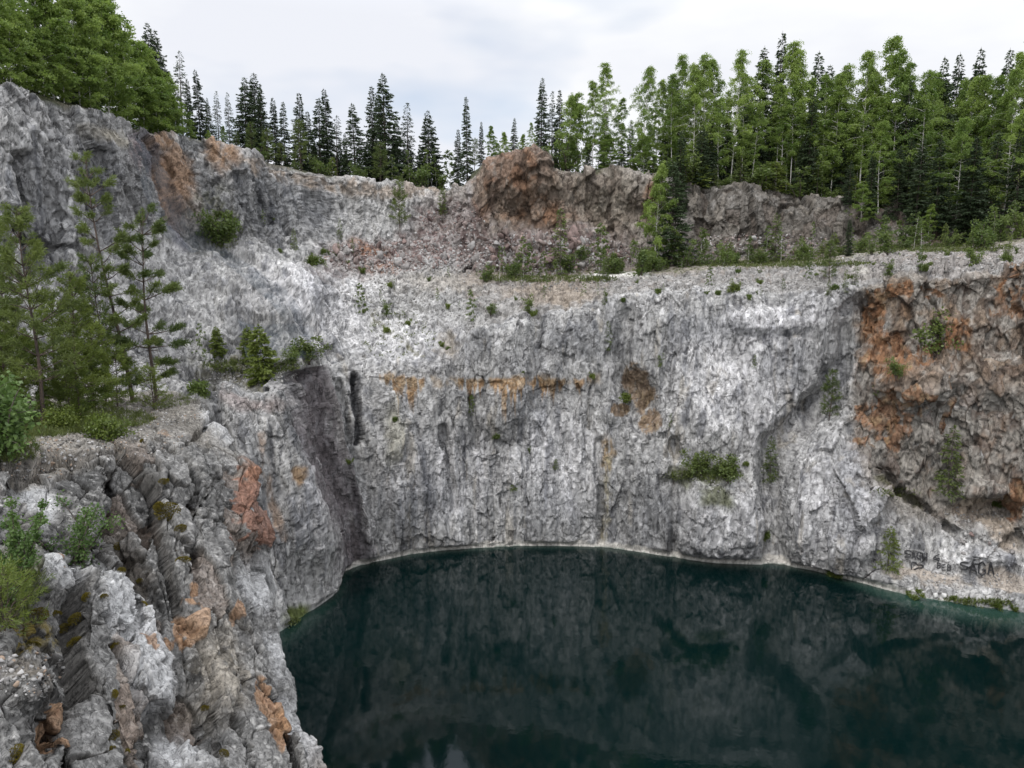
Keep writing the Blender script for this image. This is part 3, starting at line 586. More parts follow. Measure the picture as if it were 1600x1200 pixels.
Hd = p2f.reshape(nu2, nv2, 3)[::step, ::step]
bv_fg = (Hd.reshape(-1, 3), grid_faces(*Hd.shape[:2]))
def mk(v, f): return BVHTree.FromPolygons([tuple(a) for a in v.tolist()], f.tolist())
BM = mk(*bv_main); BF = mk(*bv_fg)
CAMV = Vector((0, 0, CAMZ))
def hit(px_, py_, tree=None):
    d_ = Vector(P(px_, py_, 50))-CAMV; d_.normalize()
    best = None
    for t in ([tree] if tree else [BM, BF]):
        r = t.ray_cast(CAMV, d_)
        if r[0] is not None and (best is None or r[3] < best[3]): best = r
    return best
def drop(x, y, tree=None, top=80):
    best = None
    for t in ([tree] if tree else [BM, BF]):
        r = t.ray_cast(Vector((x, y, top)), Vector((0, 0, -1)))
        if r[0] is not None and (best is None or r[0].z > best): best = r[0].z
    return best

# ------------------------------------------------------------------ water
m, nt, b = newmat('quarry_water')
at = N(nt, 'ShaderNodeAttribute', attribute_name='shallow')
mxc = N(nt, 'ShaderNodeMix', data_type='RGBA'); L(nt, at, mxc, 'Fac', 0)
mxc.inputs[6].default_value = (0.0010, 0.0082, 0.0082, 1); mxc.inputs[7].default_value = (0.03, 0.07, 0.055, 1)
L(nt, mxc, b, 2, 'Base Color'); b.inputs['Roughness'].default_value = 0.05; b.inputs['IOR'].default_value = 1.40
tc = N(nt, 'ShaderNodeTexCoord'); n1 = N(nt, 'ShaderNodeTexNoise'); n1.inputs['Scale'].default_value = 1.4; n1.inputs['Detail'].default_value = 3; L(nt, tc, n1, 3)
n2 = N(nt, 'ShaderNodeTexNoise'); n2.inputs['Scale'].default_value = 0.12; n2.inputs['Detail'].default_value = 2; L(nt, tc, n2, 3)
mr = N(nt, 'ShaderNodeMapRange'); L(nt, n2, mr); mr.inputs[1].default_value = 0.4; mr.inputs[2].default_value = 0.6; mr.inputs[3].default_value = 0.15; mr.inputs[4].default_value = 0.9
bp = N(nt, 'ShaderNodeBump'); bp.inputs['Distance'].default_value = 0.006; L(nt, mr, bp, 0, 'Strength'); L(nt, n1, bp, 0, 'Height'); L(nt, bp, b, 0, 'Normal')
xs = np.linspace(-62, 66, 257); ys = np.linspace(-20, 72, 185)
gx, gy = np.meshgrid(xs, ys, indexing='ij'); wv = np.stack([gx, gy, 0*gx], -1).reshape(-1, 3)
wl = G[:, int(rowc[0]), :2]; wl = wl[::6]
dmin = np.min(np.hypot(wv[:, None, 0]-wl[None, :, 0], wv[:, None, 1]-wl[None, :, 1]), axis=1)
wpx, _ = project(wv)
wd = 1.0+3.6*sst(1250, 1500, wpx)+1.5*(1-sst(480, 560, wpx))
sh = (1-sst(0.0, 1.0, dmin/wd))*(0.35+0.5*sst(1150, 1450, wpx))
link('water', mesh_np('water', wv, grid_faces(257, 185), m, attrs={'shallow': sh}), kind='structure')


# ------------------------------------------------------------------ plant prototypes
def tube(pts, rad, k=6):
    pts = np.asarray(pts, np.float64); n = len(pts); t = np.gradient(pts, axis=0); t /= np.maximum(np.linalg.norm(t, axis=1, keepdims=True), 1e-9)
    ref = np.where(np.abs(t[:, 2:3]) > 0.9, np.array([[1., 0, 0]]), np.array([[0, 0, 1.]]))
    a = np.cross(t, ref); a /= np.maximum(np.linalg.norm(a, axis=1, keepdims=True), 1e-9); b = np.cross(t, a)
    th = np.arange(k)*2*math.pi/k
    V = pts[:, None]+np.asarray(rad)[:, None, None]*(a[:, None]*np.cos(th)[None, :, None]+b[:, None]*np.sin(th)[None, :, None])
    i = np.arange(n*k).reshape(n, k); j = np.roll(i, -1, axis=1)
    F = np.stack([i[:-1], j[:-1], j[1:], i[1:]], -1).reshape(-1, 4)
    return V.reshape(-1, 3), F
class MB:
    def __init__(s): s.V = []; s.F = []; s.T = []; s.n = 0
    def add(s, V, F, T=None):
        s.V.append(V); s.F.append(F+s.n); s.n += len(V); s.T.append(np.full(len(V), 0.5) if T is None else T)
    def tube(s, *a): s.add(*tube(*a))
    def mesh(s, name, mat, smooth=True):
        return mesh_np(name, np.concatenate(s.V), np.concatenate(s.F), mat, smooth, attrs={'tone': np.concatenate(s.T)})
def leaves(mb, C_, D_, ln, wd, rng, tone=None, fold=0.0):
    """diamond leaves: base C_, direction D_ (unit)"""
    C_ = np.asarray(C_); D_ = np.asarray(D_); n = len(C_)
    D_ = D_/np.maximum(np.linalg.norm(D_, axis=1, keepdims=True), 1e-9)
    r_ = rng.normal(size=(n, 3)); s_ = np.cross(D_, r_); s_ /= np.maximum(np.linalg.norm(s_, axis=1, keepdims=True), 1e-9)
    ln = (ln*rng.uniform(0.7, 1.3, n))[:, None]; wd = (wd*rng.uniform(0.7, 1.3, n))[:, None]
    V = np.stack([C_, C_+D_*ln*0.5+s_*wd*0.5, C_+D_*ln, C_+D_*ln*0.5-s_*wd*0.5], 1).reshape(-1, 3)
    F = np.arange(4*n).reshape(n, 4)
    t = rng.uniform(0.15, 0.85, n) if tone is None else np.clip(tone+rng.normal(size=n)*0.13, 0, 1)
    mb.add(V, F, np.repeat(t, 4))
def curve(p0, d0, L_, n, droop, rng, wob=0.1):
    pts = [np.array(p0, float)]; d_ = np.array(d0, float); d_ /= np.linalg.norm(d_)
    for i in range(n):
        d_ = d_+rng.normal(size=3)*wob+np.array([0, 0, -droop/n]); d_ /= np.linalg.norm(d_)
        pts.append(pts[-1]+d_*L_/n)
    return np.array(pts)
def spruce(seed, h, Rr, bare=0.05, dens=1.0, gap=0.1, leafL=0.30, leafW=0.10, step_=0.30, pw=0.8, mat=None, droop=0.35, bark=None):
    g = np.random.RandomState(seed); wd = MB(); cr_ = MB()
    lean = g.normal(size=2)*0.012*h
    zz = np.linspace(-0.5, h, 14); tr = np.stack([lean[0]*(zz/h)**2, lean[1]*(zz/h)**2, zz], 1)
    wd.tube(tr, np.maximum(0.011*h*(1-zz/h*0.97), 0.012), 7)
    z_ = bare*h; Cs = []; Ds = []; Ts = []
    side = g.uniform(0.75, 1.2, 8)
    while z_ < h*0.985:
        f = z_/h; nb = g.randint(4, 8) if f < 0.9 else 4
        whorl = g.uniform(0.72, 1.15)
        for b_ in range(nb):
            if g.rand() < gap: continue
            az = g.uniform(0, 2*math.pi); Lb = (Rr*((1-f)**pw)*whorl*g.uniform(0.65, 1.15)*side[int(az/6.2832*8) % 8])*min(1, 0.55+f*3) + 0.10
            up = 0.45*(f-0.45)+g.normal()*0.08
            pts = curve((lean[0]*f*f, lean[1]*f*f, z_), (math.cos(az), math.sin(az), up), Lb, 5, droop, g, 0.05)
            pts[-1, 2] += 0.06*Lb
            if Lb > 0.5: wd.tube(pts[:5], np.linspace(0.004*h*0.35, 0.006, 5), 3)
            m_ = max(3, int(Lb*Lb*9*dens+Lb*10*dens)); t = g.uniform(0.12, 1, m_)**0.8
            base = np.stack([np.interp(t*5, range(6), pts[:, k]) for k in range(3)], 1)
            sd = np.array([-math.sin(az), math.cos(az), 0]); lat = g.uniform(-1, 1, m_)*Lb*0.33*(1.1-t)
            base += sd*lat[:, None]; base[:, 2] -= np.abs(lat)*0.25+g.uniform(0, 0.10, m_)*min(Lb, 1.5)
            dr = np.array([math.cos(az), math.sin(az), 0])*0.8+sd*np.sign(lat)[:, None]*0.6+np.stack([g.normal(size=m_)*.25, g.normal(size=m_)*.25, -0.45+g.normal(size=m_)*.3], 1)
            Cs.append(base); Ds.append(dr); Ts.append(np.full(m_, 0.35+0.3*g.rand())+0.25*(t-0.5))
        z_ += step_*g.uniform(0.7, 1.3)*(1-0.45*f)
    Cs.append(np.tile([[lean[0], lean[1], h*0.97]], (8, 1))); Ds.append(g.normal(size=(8, 3))*0.3+[0, 0, 1]); Ts.append(np.full(8, .5))
    leaves(cr_, np.concatenate(Cs), np.concatenate(Ds), leafL, leafW, g, np.concatenate(Ts))
    return dict(trunk=wd.mesh('spruce_trunk', bark or M_BARKD), crown=cr_.mesh('spruce_crown', mat or M_SPRUCE, False), h=h)
def birch(seed, h, Rr, bare=0.35, nbr=34, tw=10, lv=24, leaf=0.17, mat=None, bark=None, bush=False, hang=0.9, rad=0.0075):
    g = np.random.RandomState(seed); wd = MB(); cr_ = MB()
    tr = curve((0, 0, -0.5), (g.normal()*0.025, g.normal()*0.025, 1), h+0.5, 14, 0, g, 0.013); rr = rad*h*(1-np.linspace(0, 1, 15)*0.93)
    wd.tube(tr, rr, 7); Cs = []; Ds = []; Ts = []
    for b_ in range(nbr):
        f = bare+(1-bare)*((b_+g.rand())/nbr)**0.95; f = min(f, 0.985)
        base = np.array([np.interp(f*14, range(15), tr[:, k]) for k in range(3)])
        u = (f-bare)/(1-bare); prof = (0.35+1.6*u*(1-u)*1.6)*(1 if u > 0.08 else .8)*(1-0.72*max(0, u-0.45)/0.55)
        if bush: prof = (1-u)**0.6*0.9+0.25
        Lb = Rr*prof*g.uniform(0.6, 1.25)*(0.35+0.65*(1-u**3)); az = b_*2.4+g.normal()*0.5
        pts = curve(base, (math.cos(az), math.sin(az), g.uniform(0.5, 1.3)), Lb*1.25, 6, 1.3*hang, g, 0.12)
        wd.tube(pts, np.linspace(0.0024*h, 0.004, 7), 3)
        tone = g.uniform(0.25, 0.75); pts_all = [pts]
        for t_ in range(tw):
            t = g.uniform(0.2, 1); bp_ = np.array([np.interp(t*6, range(7), pts[:, k]) for k in range(3)])
            tl = g.uniform(0.35, 1.0)*Rr*0.42
            q_ = curve(bp_, (math.cos(az)+g.normal()*0.9, math.sin(az)+g.normal()*0.9, g.uniform(-0.3, 0.5)), tl, 4, 1.6*hang, g, 0.15)
            ss = g.uniform(0.05, 1, lv)*4; cc = np.stack([np.interp(ss, range(5), q_[:, k]) for k in range(3)], 1)+g.normal(size=(lv, 3))*0.07*Rr*0.5
            Cs.append(cc); Ds.append(g.normal(size=(lv, 3))*0.8+[0, 0, -0.35]); Ts.append(np.full(lv, tone+g.normal()*0.08))
    leaves(cr_, np.concatenate(Cs), np.concatenate(Ds), leaf, leaf*0.75, g, np.concatenate(Ts))
    return dict(trunk=wd.mesh('birch_trunk', bark or M_BARKW), crown=cr_.mesh('birch_crown', mat or M_BIRCH, False), h=h)
def pine(seed, h, Rr, bare=0.25, step_=0.42, nl=14, tuft=0.13, gap=0.15, mat=None, dens=1.0, trw=0.011, lean=(0, 0), clump=1.0, up0=0.25, wid=0.012, pw=0.6, tmin=.35):
    """young scots pine: whorls of branches with brushes of needles on their outer half"""
    g = np.random.RandomState(seed); wd = MB(); cr_ = MB()
    zz = np.linspace(-0.4, h, 16); f_ = zz/h
    tr = np.stack([lean[0]*f_+0.012*h*np.sin(f_*5+seed), lean[1]*f_+0.010*h*np.cos(f_*4+seed), zz], 1)
    wd.tube(tr, np.maximum(trw*h*(1-f_*0.93), 0.012), 9)
    Cs = []; Ds = []; Ts = []; z_ = bare*h
    # dead stubs below the crown
    for k in range(10):
        zs = g.uniform(0.12, max(bare, 0.2)+0.1)*h; az = g.uniform(0, 6.28); b0 = [np.interp(zs, zz, tr[:, c]) for c in range(3)]
        wd.tube(curve(b0, (math.cos(az), math.sin(az), 0.0), g.uniform(0.3, 0.9)*Rr*0.8, 4, 0.2, g, 0.12), np.linspace(0.012, 0.004, 5), 3)
    while z_ < h*0.97:
        f = z_/h; nb = g.randint(4, 7); wl_ = g.uniform(0.7, 1.15)
        for b_ in range(nb):
            if g.rand() < gap: continue
            az = b_*6.283/nb+g.normal()*0.4; u = (f-bare)/(1-bare)
            Lb = Rr*wl_*((1-u)**pw)*g.uniform(0.6, 1.2)*min(1, 0.6+u*3)+0.12
            b0 = np.array([np.interp(z_, zz, tr[:, c]) for c in range(3)])
            pts = curve(b0, (math.cos(az), math.sin(az), up0+0.7*u), Lb, 6, -0.25, g, 0.09)
            wd.tube(pts, np.linspace(0.02*min(1, h/6), 0.005, 7), 4)
            tone = g.uniform(0.25, 0.75)
            nt_ = max(3, int(Lb*11*dens*clump))
            for k in range(nt_):
                t = g.uniform(tmin, 1.0); c0 = np.array([np.interp(t*6, range(7), pts[:, c]) for c in range(3)])
                sdv = np.array([-math.sin(az), math.cos(az), 0.12])*g.uniform(-1, 1)*Lb*0.32*(1.15-t)
                c1 = c0+sdv+g.normal(size=3)*0.03; dir_ = np.array([math.cos(az), math.sin(az), 0.5])+sdv*1.5+g.normal(size=3)*0.2; dir_ /= np.linalg.norm(dir_)
                ss = g.uniform(0, 1, nl)[:, None]*tuft*1.6
                Cs.append(c1+dir_*ss); Ds.append(dir_*0.9+g.normal(size=(nl, 3))*0.75); Ts.append(np.full(nl, tone+g.normal()*0.07))
        z_ += step_*g.uniform(0.75, 1.25)*(1-0.35*f)
    tp = tr[-1]; Cs.append(tp-np.array([0, 0, 1])*g.uniform(0, 0.3, 60)[:, None]); Ds.append(g.normal(size=(60, 3))*0.5+[0, 0, 1]); Ts.append(np.full(60, .6))
    leaves(cr_, np.concatenate(Cs), np.concatenate(Ds), tuft, wid, g, np.concatenate(Ts))
    return dict(trunk=wd.mesh('pine_trunk', M_BARKP), crown=cr_.mesh('pine_crown', mat or M_PINE, False), h=h)
def bush(seed, h, Rr, ns=7, leaf=0.13, lv=26, mat=None, tw=5):
    g = np.random.RandomState(seed); wd = MB(); cr_ = MB(); Cs = []; Ds = []; Ts = []
    for k in range(ns):
        az = g.uniform(0, 6.28); o = g.uniform(0, 0.55)
        pts = curve((g.normal()*0.1*Rr, g.normal()*0.1*Rr, -0.15), (math.cos(az)*o, math.sin(az)*o, 1), h*g.uniform(0.6, 1.05), 6, 0.1, g, 0.1)
        wd.tube(pts, np.linspace(0.012*h+0.004, 0.004, 7), 4)
        for t_ in range(tw):
            t = g.uniform(0.2, 1); b0 = np.array([np.interp(t*6, range(7), pts[:, c]) for c in range(3)]); a2 = g.uniform(0, 6.28)
            q_ = curve(b0, (math.cos(a2), math.sin(a2), g.uniform(0.2, 1)), Rr*0.7*g.uniform(.4, 1)*(1.2-t), 4, 0.5, g, 0.15); wd.tube(q_, np.linspace(0.006, 0.003, 5), 3)
            ss = g.uniform(0.1, 1, lv)*4; cc = np.stack([np.interp(ss, range(5), q_[:, c]) for c in range(3)], 1)+g.normal(size=(lv, 3))*0.10*Rr
            Cs.append(cc); Ds.append(g.normal(size=(lv, 3))+[0, 0, 0.2]); Ts.append(np.full(lv, g.uniform(0.25, 0.75)))
    leaves(cr_, np.concatenate(Cs), np.concatenate(Ds), leaf, leaf*0.7, g, np.concatenate(Ts))
    return dict(trunk=wd.mesh('bush_stems', M_BARKT), crown=cr_.mesh('bush_foliage', mat or M_BUSH, False), h=h)

PR = {}
PR['spruce'] = [spruce(11, 16, 2.5, 0.03, 1.3, leafW=.13), spruce(12, 16, 2.1, 0.04, 1.4, gap=.12, leafW=.13), spruce(13, 16, 2.9, 0.03, 1.2, leafW=.13), spruce(14, 15, 2.3, 0.05, 1.3, gap=.18, leafW=.13), spruce(15, 17, 1.9, 0.05, 1.5, gap=.15, pw=.7, leafW=.13)]
PR['thin'] = [spruce(21, 14, 1.9, 0.10, 0.8, 0.3), spruce(22, 14, 2.1, 0.2, 0.7, 0.35, pw=.6)]
PR['birch'] = [birch(31+i, hh, rr, bb, nn, 13, 26, .145, rad=.0055) for i, (hh, rr, bb, nn) in enumerate([(17, 2.9, .22, 46), (17, 2.5, .32, 40), (16, 3.1, .2, 48), (17, 2.5, .38, 36), (16, 2.7, .26, 42), (15, 2.6, .18, 40)])]
PR['leafy'] = [birch(41, 11, 2.6, .05, 48, 13, 30, 0.17, bush=False, hang=.7), birch(42, 12, 2.3, .10, 44, 13, 30, 0.17, hang=.7), birch(43, 10, 2.7, .02, 46, 13, 30, 0.17, bush=True, hang=.5)]
PR['rimpine'] = [pine(51, 6, 1.3, .05, .45, 8, .26, mat=M_PINEY, wid=.05, dens=.8), pine(52, 6, 1.1, .12, .5, 8, .26, mat=M_PINE, wid=.05, dens=.8), pine(53, 9, 1.5, .25, .55, 8, .3, mat=M_PINE, wid=.06, dens=.7)]
PR['bush'] = [bush(61, 2.2, 0.9), bush(62, 2.0, 1.1, 9), bush(63, 1.6, 1.0, 8, .12), bush(64, 2.6, .8, 6)]
PR['sap'] = [birch(71, 4.5, .75, .15, 18, 5, 10, .13, bush=True, mat=M_BUSH, rad=.006), birch(72, 5, .6, .3, 14, 4, 9, .13, mat=M_BUSH, rad=.006), birch(73, 4, .9, .08, 20, 6, 12, .13, bush=True, mat=M_BUSH, rad=.006)]
PR['lowgreen'] = [bush(81, .6, .55, 14, .07, 30, M_PINEY), bush(82, .5, .45, 12, .07, 30, M_BUSH), bush(83, .8, .45, 10, .07, 30, M_PINEY)]
PR['dense'] = [spruce(94, 3.2, 1.25, .02, 3.5, .05, .2, .08, .16, .8, M_PINEY)]
KD = None
PR['youngspruce'] = [spruce(91, 4, .95, .02, 1.5, .08, .2, .06, .2, .8, M_PINE), spruce(92, 4, .75, .02, 1.3, .1, .2, .06, .2, .8, M_PINE), spruce(93, 3.5, 1.1, .02, 1.6, .08, .2, .06, .18, .7, M_PINEY)]
PR['darkbush'] = [bush(95, 2.2, 1.0, 12, .14, 26, M_PINE), bush(96, 2.0, 1.2, 12, .14, 26, M_PINE)]

KINDS = {'dense': ('young_spruce', 'young tree'), 'spruce': ('spruce_tree', 'spruce'), 'thin': ('spruce_tree', 'spruce'), 'birch': ('birch_tree', 'birch'), 'leafy': ('birch_tree', 'birch'), 'rimpine': ('pine_tree', 'pine'),
         'bush': ('leafy_bush', 'bush'), 'sap': ('birch_sapling', 'sapling'), 'lowgreen': ('low_shrub', 'shrub'), 'youngspruce': ('young_spruce', 'young tree'), 'darkbush': ('dark_bush', 'bush')}
rg = random.Random(5)
def put(kind, loc, h, label, group=None, rot=None, var=None, tilt=0.0, wide=1.0, pr=None, name=None, cat=None):
    pr = pr or PR[kind][rg.randrange(len(PR[kind])) if var is None else var]
    nm, ct = KINDS.get(kind, (name, cat))
    o = link(name or nm, None, label=label, category=cat or ct)
    if group: o['group'] = group
    k = h/pr['h']; o.location = loc; o.scale = (k*wide, k*wide, k)
    o.rotation_euler = (tilt*rg.uniform(-1, 1), tilt*rg.uniform(-1, 1), rg.uniform(0, 6.28) if rot is None else rot)
    bushy = kind in ('bush', 'lowgreen', 'darkbush')
    link('stems' if bushy else 'trunk', pr['trunk'], o); link('foliage' if bushy else 'crown', pr['crown'], o)
    return o
ic = int(np.argmin(np.abs(Vt-9.0)))
crest = G[:, ic]; cpx, cpy = project(crest)
fm = (crest[:, 1] > 20); cpx, cD = cpx[fm], crest[fm, 1]
od = np.argsort(cpx); cpx, cD = cpx[od], cD[od]
def rim(px_, off):
    D = float(np.interp(px_, cpx, cD))+off
    x = P(px_, 270, D)[0]; z_ = drop(x, D, BM)
    return x, D, (z_ if z_ is not None else 30)
def rimtree(kind, px_, top, off, label, group=None, **k):
    x, D, z_ = rim(px_, off); zt = P(px_, top, D)[2]
    return put(kind, (x, D, z_-0.1), max(zt-z_, 1.5), label, group, **k)
ORD = ['leftmost', 'second', 'third', 'fourth', 'fifth', 'sixth', 'seventh', 'eighth', 'ninth', 'tenth', 'eleventh', 'twelfth', 'thirteenth', 'fourteenth', 'fifteenth', 'sixteenth', 'seventeenth', 'eighteenth', 'nineteenth', 'twentieth']+['twenty-'+a for a in ('first', 'second', 'third', 'fourth', 'fifth', 'sixth', 'seventh', 'eighth', 'ninth')]+['thirtieth']+['thirty-'+a for a in ('first', 'second', 'third', 'fourth', 'fifth', 'sixth', 'seventh', 'eighth', 'ninth')]+['fortieth']
def o_(i): return ORD[i] if i else 'leftmost'
def of_(i): return 'leftmost' if i == 0 else ORD[i]+' from the left'
# middle skyline: dark spruces seen one by one
mid = [(388, 118, 6), (402, 110, 10), (412, 128, 5), (432, 150, 9), (446, 156, 6), (472, 143, 7), (484, 172, 10), (501, 150, 6), (514, 136, 8), (527, 178, 6), (555, 158, 5), (583, 132, 8), (603, 110, 5), (596, 140, 11), (622, 182, 9), (638, 158, 6), (671, 170, 4), (656, 226, 9), (541, 232, 8), (573, 240, 10), (492, 215, 12)]
for i, (a, t, o) in enumerate(sorted(mid)):
    rimtree('thin' if t in (158, 178) and a > 630 or a == 527 else 'spruce', a, t, o, f'dark spruce against the sky on the middle rim, {of_(i)}', 'dark spruces on the middle rim', wide=1.0+0.45*rg.random())
for i, (a, t, o, k) in enumerate([(730, 148, 5, 'spruce'), (752, 188, 6, 'spruce'), (716, 200, 7, 'spruce'), (768, 195, 4, 'leafy'), (742, 215, 4, 'rimpine'), (790, 205, 6, 'leafy'), (803, 182, 9, 'spruce'), (815, 208, 4, 'leafy'), (778, 222, 3, 'leafy')]):
    rimtree(k, a, t, o, ('tall dark spruce just right of the skyline gap', 'slim dark spruce right of the tallest spruce by the skyline gap', 'short spruce on the edge of the skyline gap', 'light green leafy tree behind the orange knoll, leftmost', 'small pine beside the tall spruce right of the skyline gap', 'bright leafy tree above the top of the orange knoll', 'dark spruce top poking above the leafy trees over the orange knoll', 'bright leafy tree behind the orange knoll, rightmost', 'low leafy tree right behind the crest of the orange knoll')[i])
for i, (a, t, o, k) in enumerate([(345, 140, 6, 'thin'), (362, 142, 8, 'thin'), (317, 106, 6, 'spruce'), (290, 76, 5, 'thin'), (302, 120, 9, 'spruce'), (247, 32, 9, 'spruce'), (259, 44, 11, 'spruce'), (330, 150, 4, 'spruce'), (372, 205, 4, 'rimpine'), (395, 190, 2.5, 'rimpine'), (352, 195, 3, 'leafy')]):
    rimtree(k, a, t, o, ('thin sparse spruce left of the middle spruces, left one of two', 'thin sparse spruce left of the middle spruces, right one of two', 'dark spruce right of the bluish pointed spruce on the left rim', 'bluish sparse pointed spruce on the left rim', 'dark spruce between the bluish pointed spruce and its right neighbour', 'tall dark spruce top rising behind the leafy left forest, left one', 'tall dark spruce top rising behind the leafy left forest, right one', 'short dark spruce left of the two sparse spruces', 'small pine at the foot of the two sparse spruces', 'small light pine in front of the first dark middle spruces', 'leafy tree at the foot of the sparse spruces')[i])
# low light-green trees along the middle rim
low = [(300, 185, 2, 'leafy'), (330, 205, 1.5, 'leafy'), (420, 200, 1.5, 'rimpine'), (408, 215, 1, 'bush'), (440, 222, 2, 'rimpine'), (470, 186, 1.5, 'rimpine'), (462, 235, 1, 'bush'), (500, 238, 1.5, 'bush'), (520, 245, 1.5, 'rimpine'), (560, 250, 1.5, 'bush'), (595, 222, 1.5, 'rimpine'), (612, 240, 2, 'sap'), (640, 230, 2, 'sap'), (655, 250, 1.2, 'bush'), (668, 228, 2, 'sap'), (682, 232, 2.5, 'sap'), (705, 232, 3, 'sap'), (625, 258, 1, 'bush'), (690, 262, 1.5, 'bush')]
for i, (a, t, o, k) in enumerate(low):
    rimtree(k, a, t, o, f'low light greenery along the middle rim, {of_(i)}', 'young growth on the middle rim', wide=1.25)
# left forest: big leafy crowns right above the left wall
lf = [(-60, -120, 2), (-20, -90, 5), (15, -60, 2), (45, -40, 6), (70, -70, 3), (95, -20, 2), (120, -55, 6), (135, 0, 2), (160, -15, 4), (178, 5, 2), (195, 0, 5), (205, 45, 2), (222, 60, 3), (240, 75, 4), (252, 95, 2), (268, 110, 3), (30, 20, 1), (150, 60, 1), (80, 40, 1), (265, 140, 1.2), (280, 160, 1.5), (230, 110, 1), (110, 70, 1.2), (190, 80, 1), (5, 50, 1.2), (55, 60, 1.5)]
for i, (a, t, o) in enumerate(sorted(lf)):
    rimtree('leafy', a, t, o, f'bright leafy tree above the left wall, {of_(i)}', 'leafy trees above the left wall', wide=1.15)
for i, (a, t, o) in enumerate([(20, 75, 3), (70, 65, 4), (125, 80, 3), (160, 90, 3), (-30, 60, 3), (200, 120, 3), (95, 90, 6), (45, 0, 9), (140, 40, 9), (230, 150, 3)]):
    rimtree('spruce', a, t, o, 'dark spruce half hidden among the leafy trees above the left wall', 'dark spruces inside the left forest')
for i in range(34):
    a = 372+i*9.6+rg.uniform(-5, 5)
    if 688 < a < 722: continue
    rimtree('spruce', a, 225+rg.uniform(-22, 28)+(a > 560)*8, rg.uniform(7, 14), 'dark spruce behind the first rank on the middle rim', 'back rank of spruces on the middle rim')
# right forest
fr = [('spruce', 845, 118), ('thin', 862, 140), ('spruce', 874, 138), ('birch', 888, 150), ('leafy', 903, 148), ('birch', 925, 125), ('birch', 947, 94), ('spruce', 944, 158), ('birch', 968, 150), ('spruce', 985, 185), ('birch', 1000, 99), ('birch', 1024, 122), ('spruce', 1035, 190), ('birch', 1050, 110), ('birch', 1067, 84),
      ('birch', 1082, 92), ('birch', 1098, 84), ('birch', 1116, 86), ('birch', 1142, 76), ('birch', 1160, 110), ('spruce', 1181, 70), ('spruce', 1211, 46), ('birch', 1205, 90), ('birch', 1230, 58), ('birch', 1243, 80), ('spruce', 1271, 76), ('birch', 1262, 120), ('spruce', 1287, 98), ('birch', 1300, 112), ('birch', 1318, 100), ('birch', 1345, 72), ('birch', 1362, 105),
      ('birch', 1384, 54), ('birch', 1398, 75), ('birch', 1420, 92), ('birch', 1440, 112), ('spruce', 1462, 84), ('birch', 1456, 108), ('spruce', 1483, 80), ('birch', 1497, 118), ('spruce', 1515, 70), ('birch', 1530, 112), ('spruce', 1558, 73), ('birch', 1550, 115), ('birch', 1575, 80), ('birch', 1590, 48), ('birch', 1612, 60), ('spruce', 1630, 70), ('birch', 1655, 70)]
cnt = {'birch': 0, 'spruce': 0}
for i, (k, a, t) in enumerate(fr):
    kk = 'birch' if k in ('birch', 'leafy') else 'spruce'; j = cnt[kk]; cnt[kk] += 1
    off = (2.0+3.0*((i*7) % 5)/4) if kk == 'birch' else 6+4*((i*5) % 4)/3
    if kk == 'birch': lab = f'tall birch on the right skyline, {of_(j)}'
    else: lab = f'dark spruce tip on the right skyline, {of_(j)}'
    rimtree(k, a, t, off, lab, 'birches on the right skyline' if kk == 'birch' else 'spruce tips on the right skyline')
rg.seed(9)
for i in range(64):      # lower second rank that fills the forest
    a = 1000+i*10.5+rg.uniform(-6, 6) if i < 58 else 830+(i-58)*28
    t = 165+rg.uniform(-45, 60) if a > 1040 else 195+rg.uniform(-15, 30)
    k = 'birch' if rg.random() < 0.42 else 'spruce'
    if k == 'birch' and a > 1040: t -= 15
    rimtree(k, a, t, rg.uniform(1.0, 9), 'slim white-stemmed birch inside the dense right-hand forest' if k == 'birch' else 'dark spruce standing inside the dense right-hand forest', 'birches inside the right-hand forest' if k == 'birch' else 'dark spruces inside the right-hand forest')
for i in range(60):      # the depth of the wood
    a = 1050+i*11+rg.uniform(-8, 8); rimtree('spruce', a, 150+rg.uniform(-25, 60), rg.uniform(10, 24), 'dark spruce deep in the wood behind the right-hand birches', 'spruces deep in the right-hand wood')
for i in range(30):
    a = 1075+i*19+rg.uniform(-7, 7); c_ = float(np.interp(a, cpx, project(crest)[1][fm][od]))
    rimtree('youngspruce' if i % 3 else 'bush', a, c_-rg.uniform(18, 55), rg.uniform(0.2, 1.2), 'low dark undergrowth along the foot of the right-hand forest', 'undergrowth on the right-hand rim', wide=1.6)
for i in range(14):
    a = 835+i*17; c_ = float(np.interp(a, cpx, project(crest)[1][fm][od]))
    rimtree(('bush', 'leafy', 'spruce')[i % 3], a, c_-rg.uniform(15, 70), rg.uniform(0.8, 3), 'low green growth between the trunks right of the orange knoll', 'low growth right of the knoll', wide=1.5)

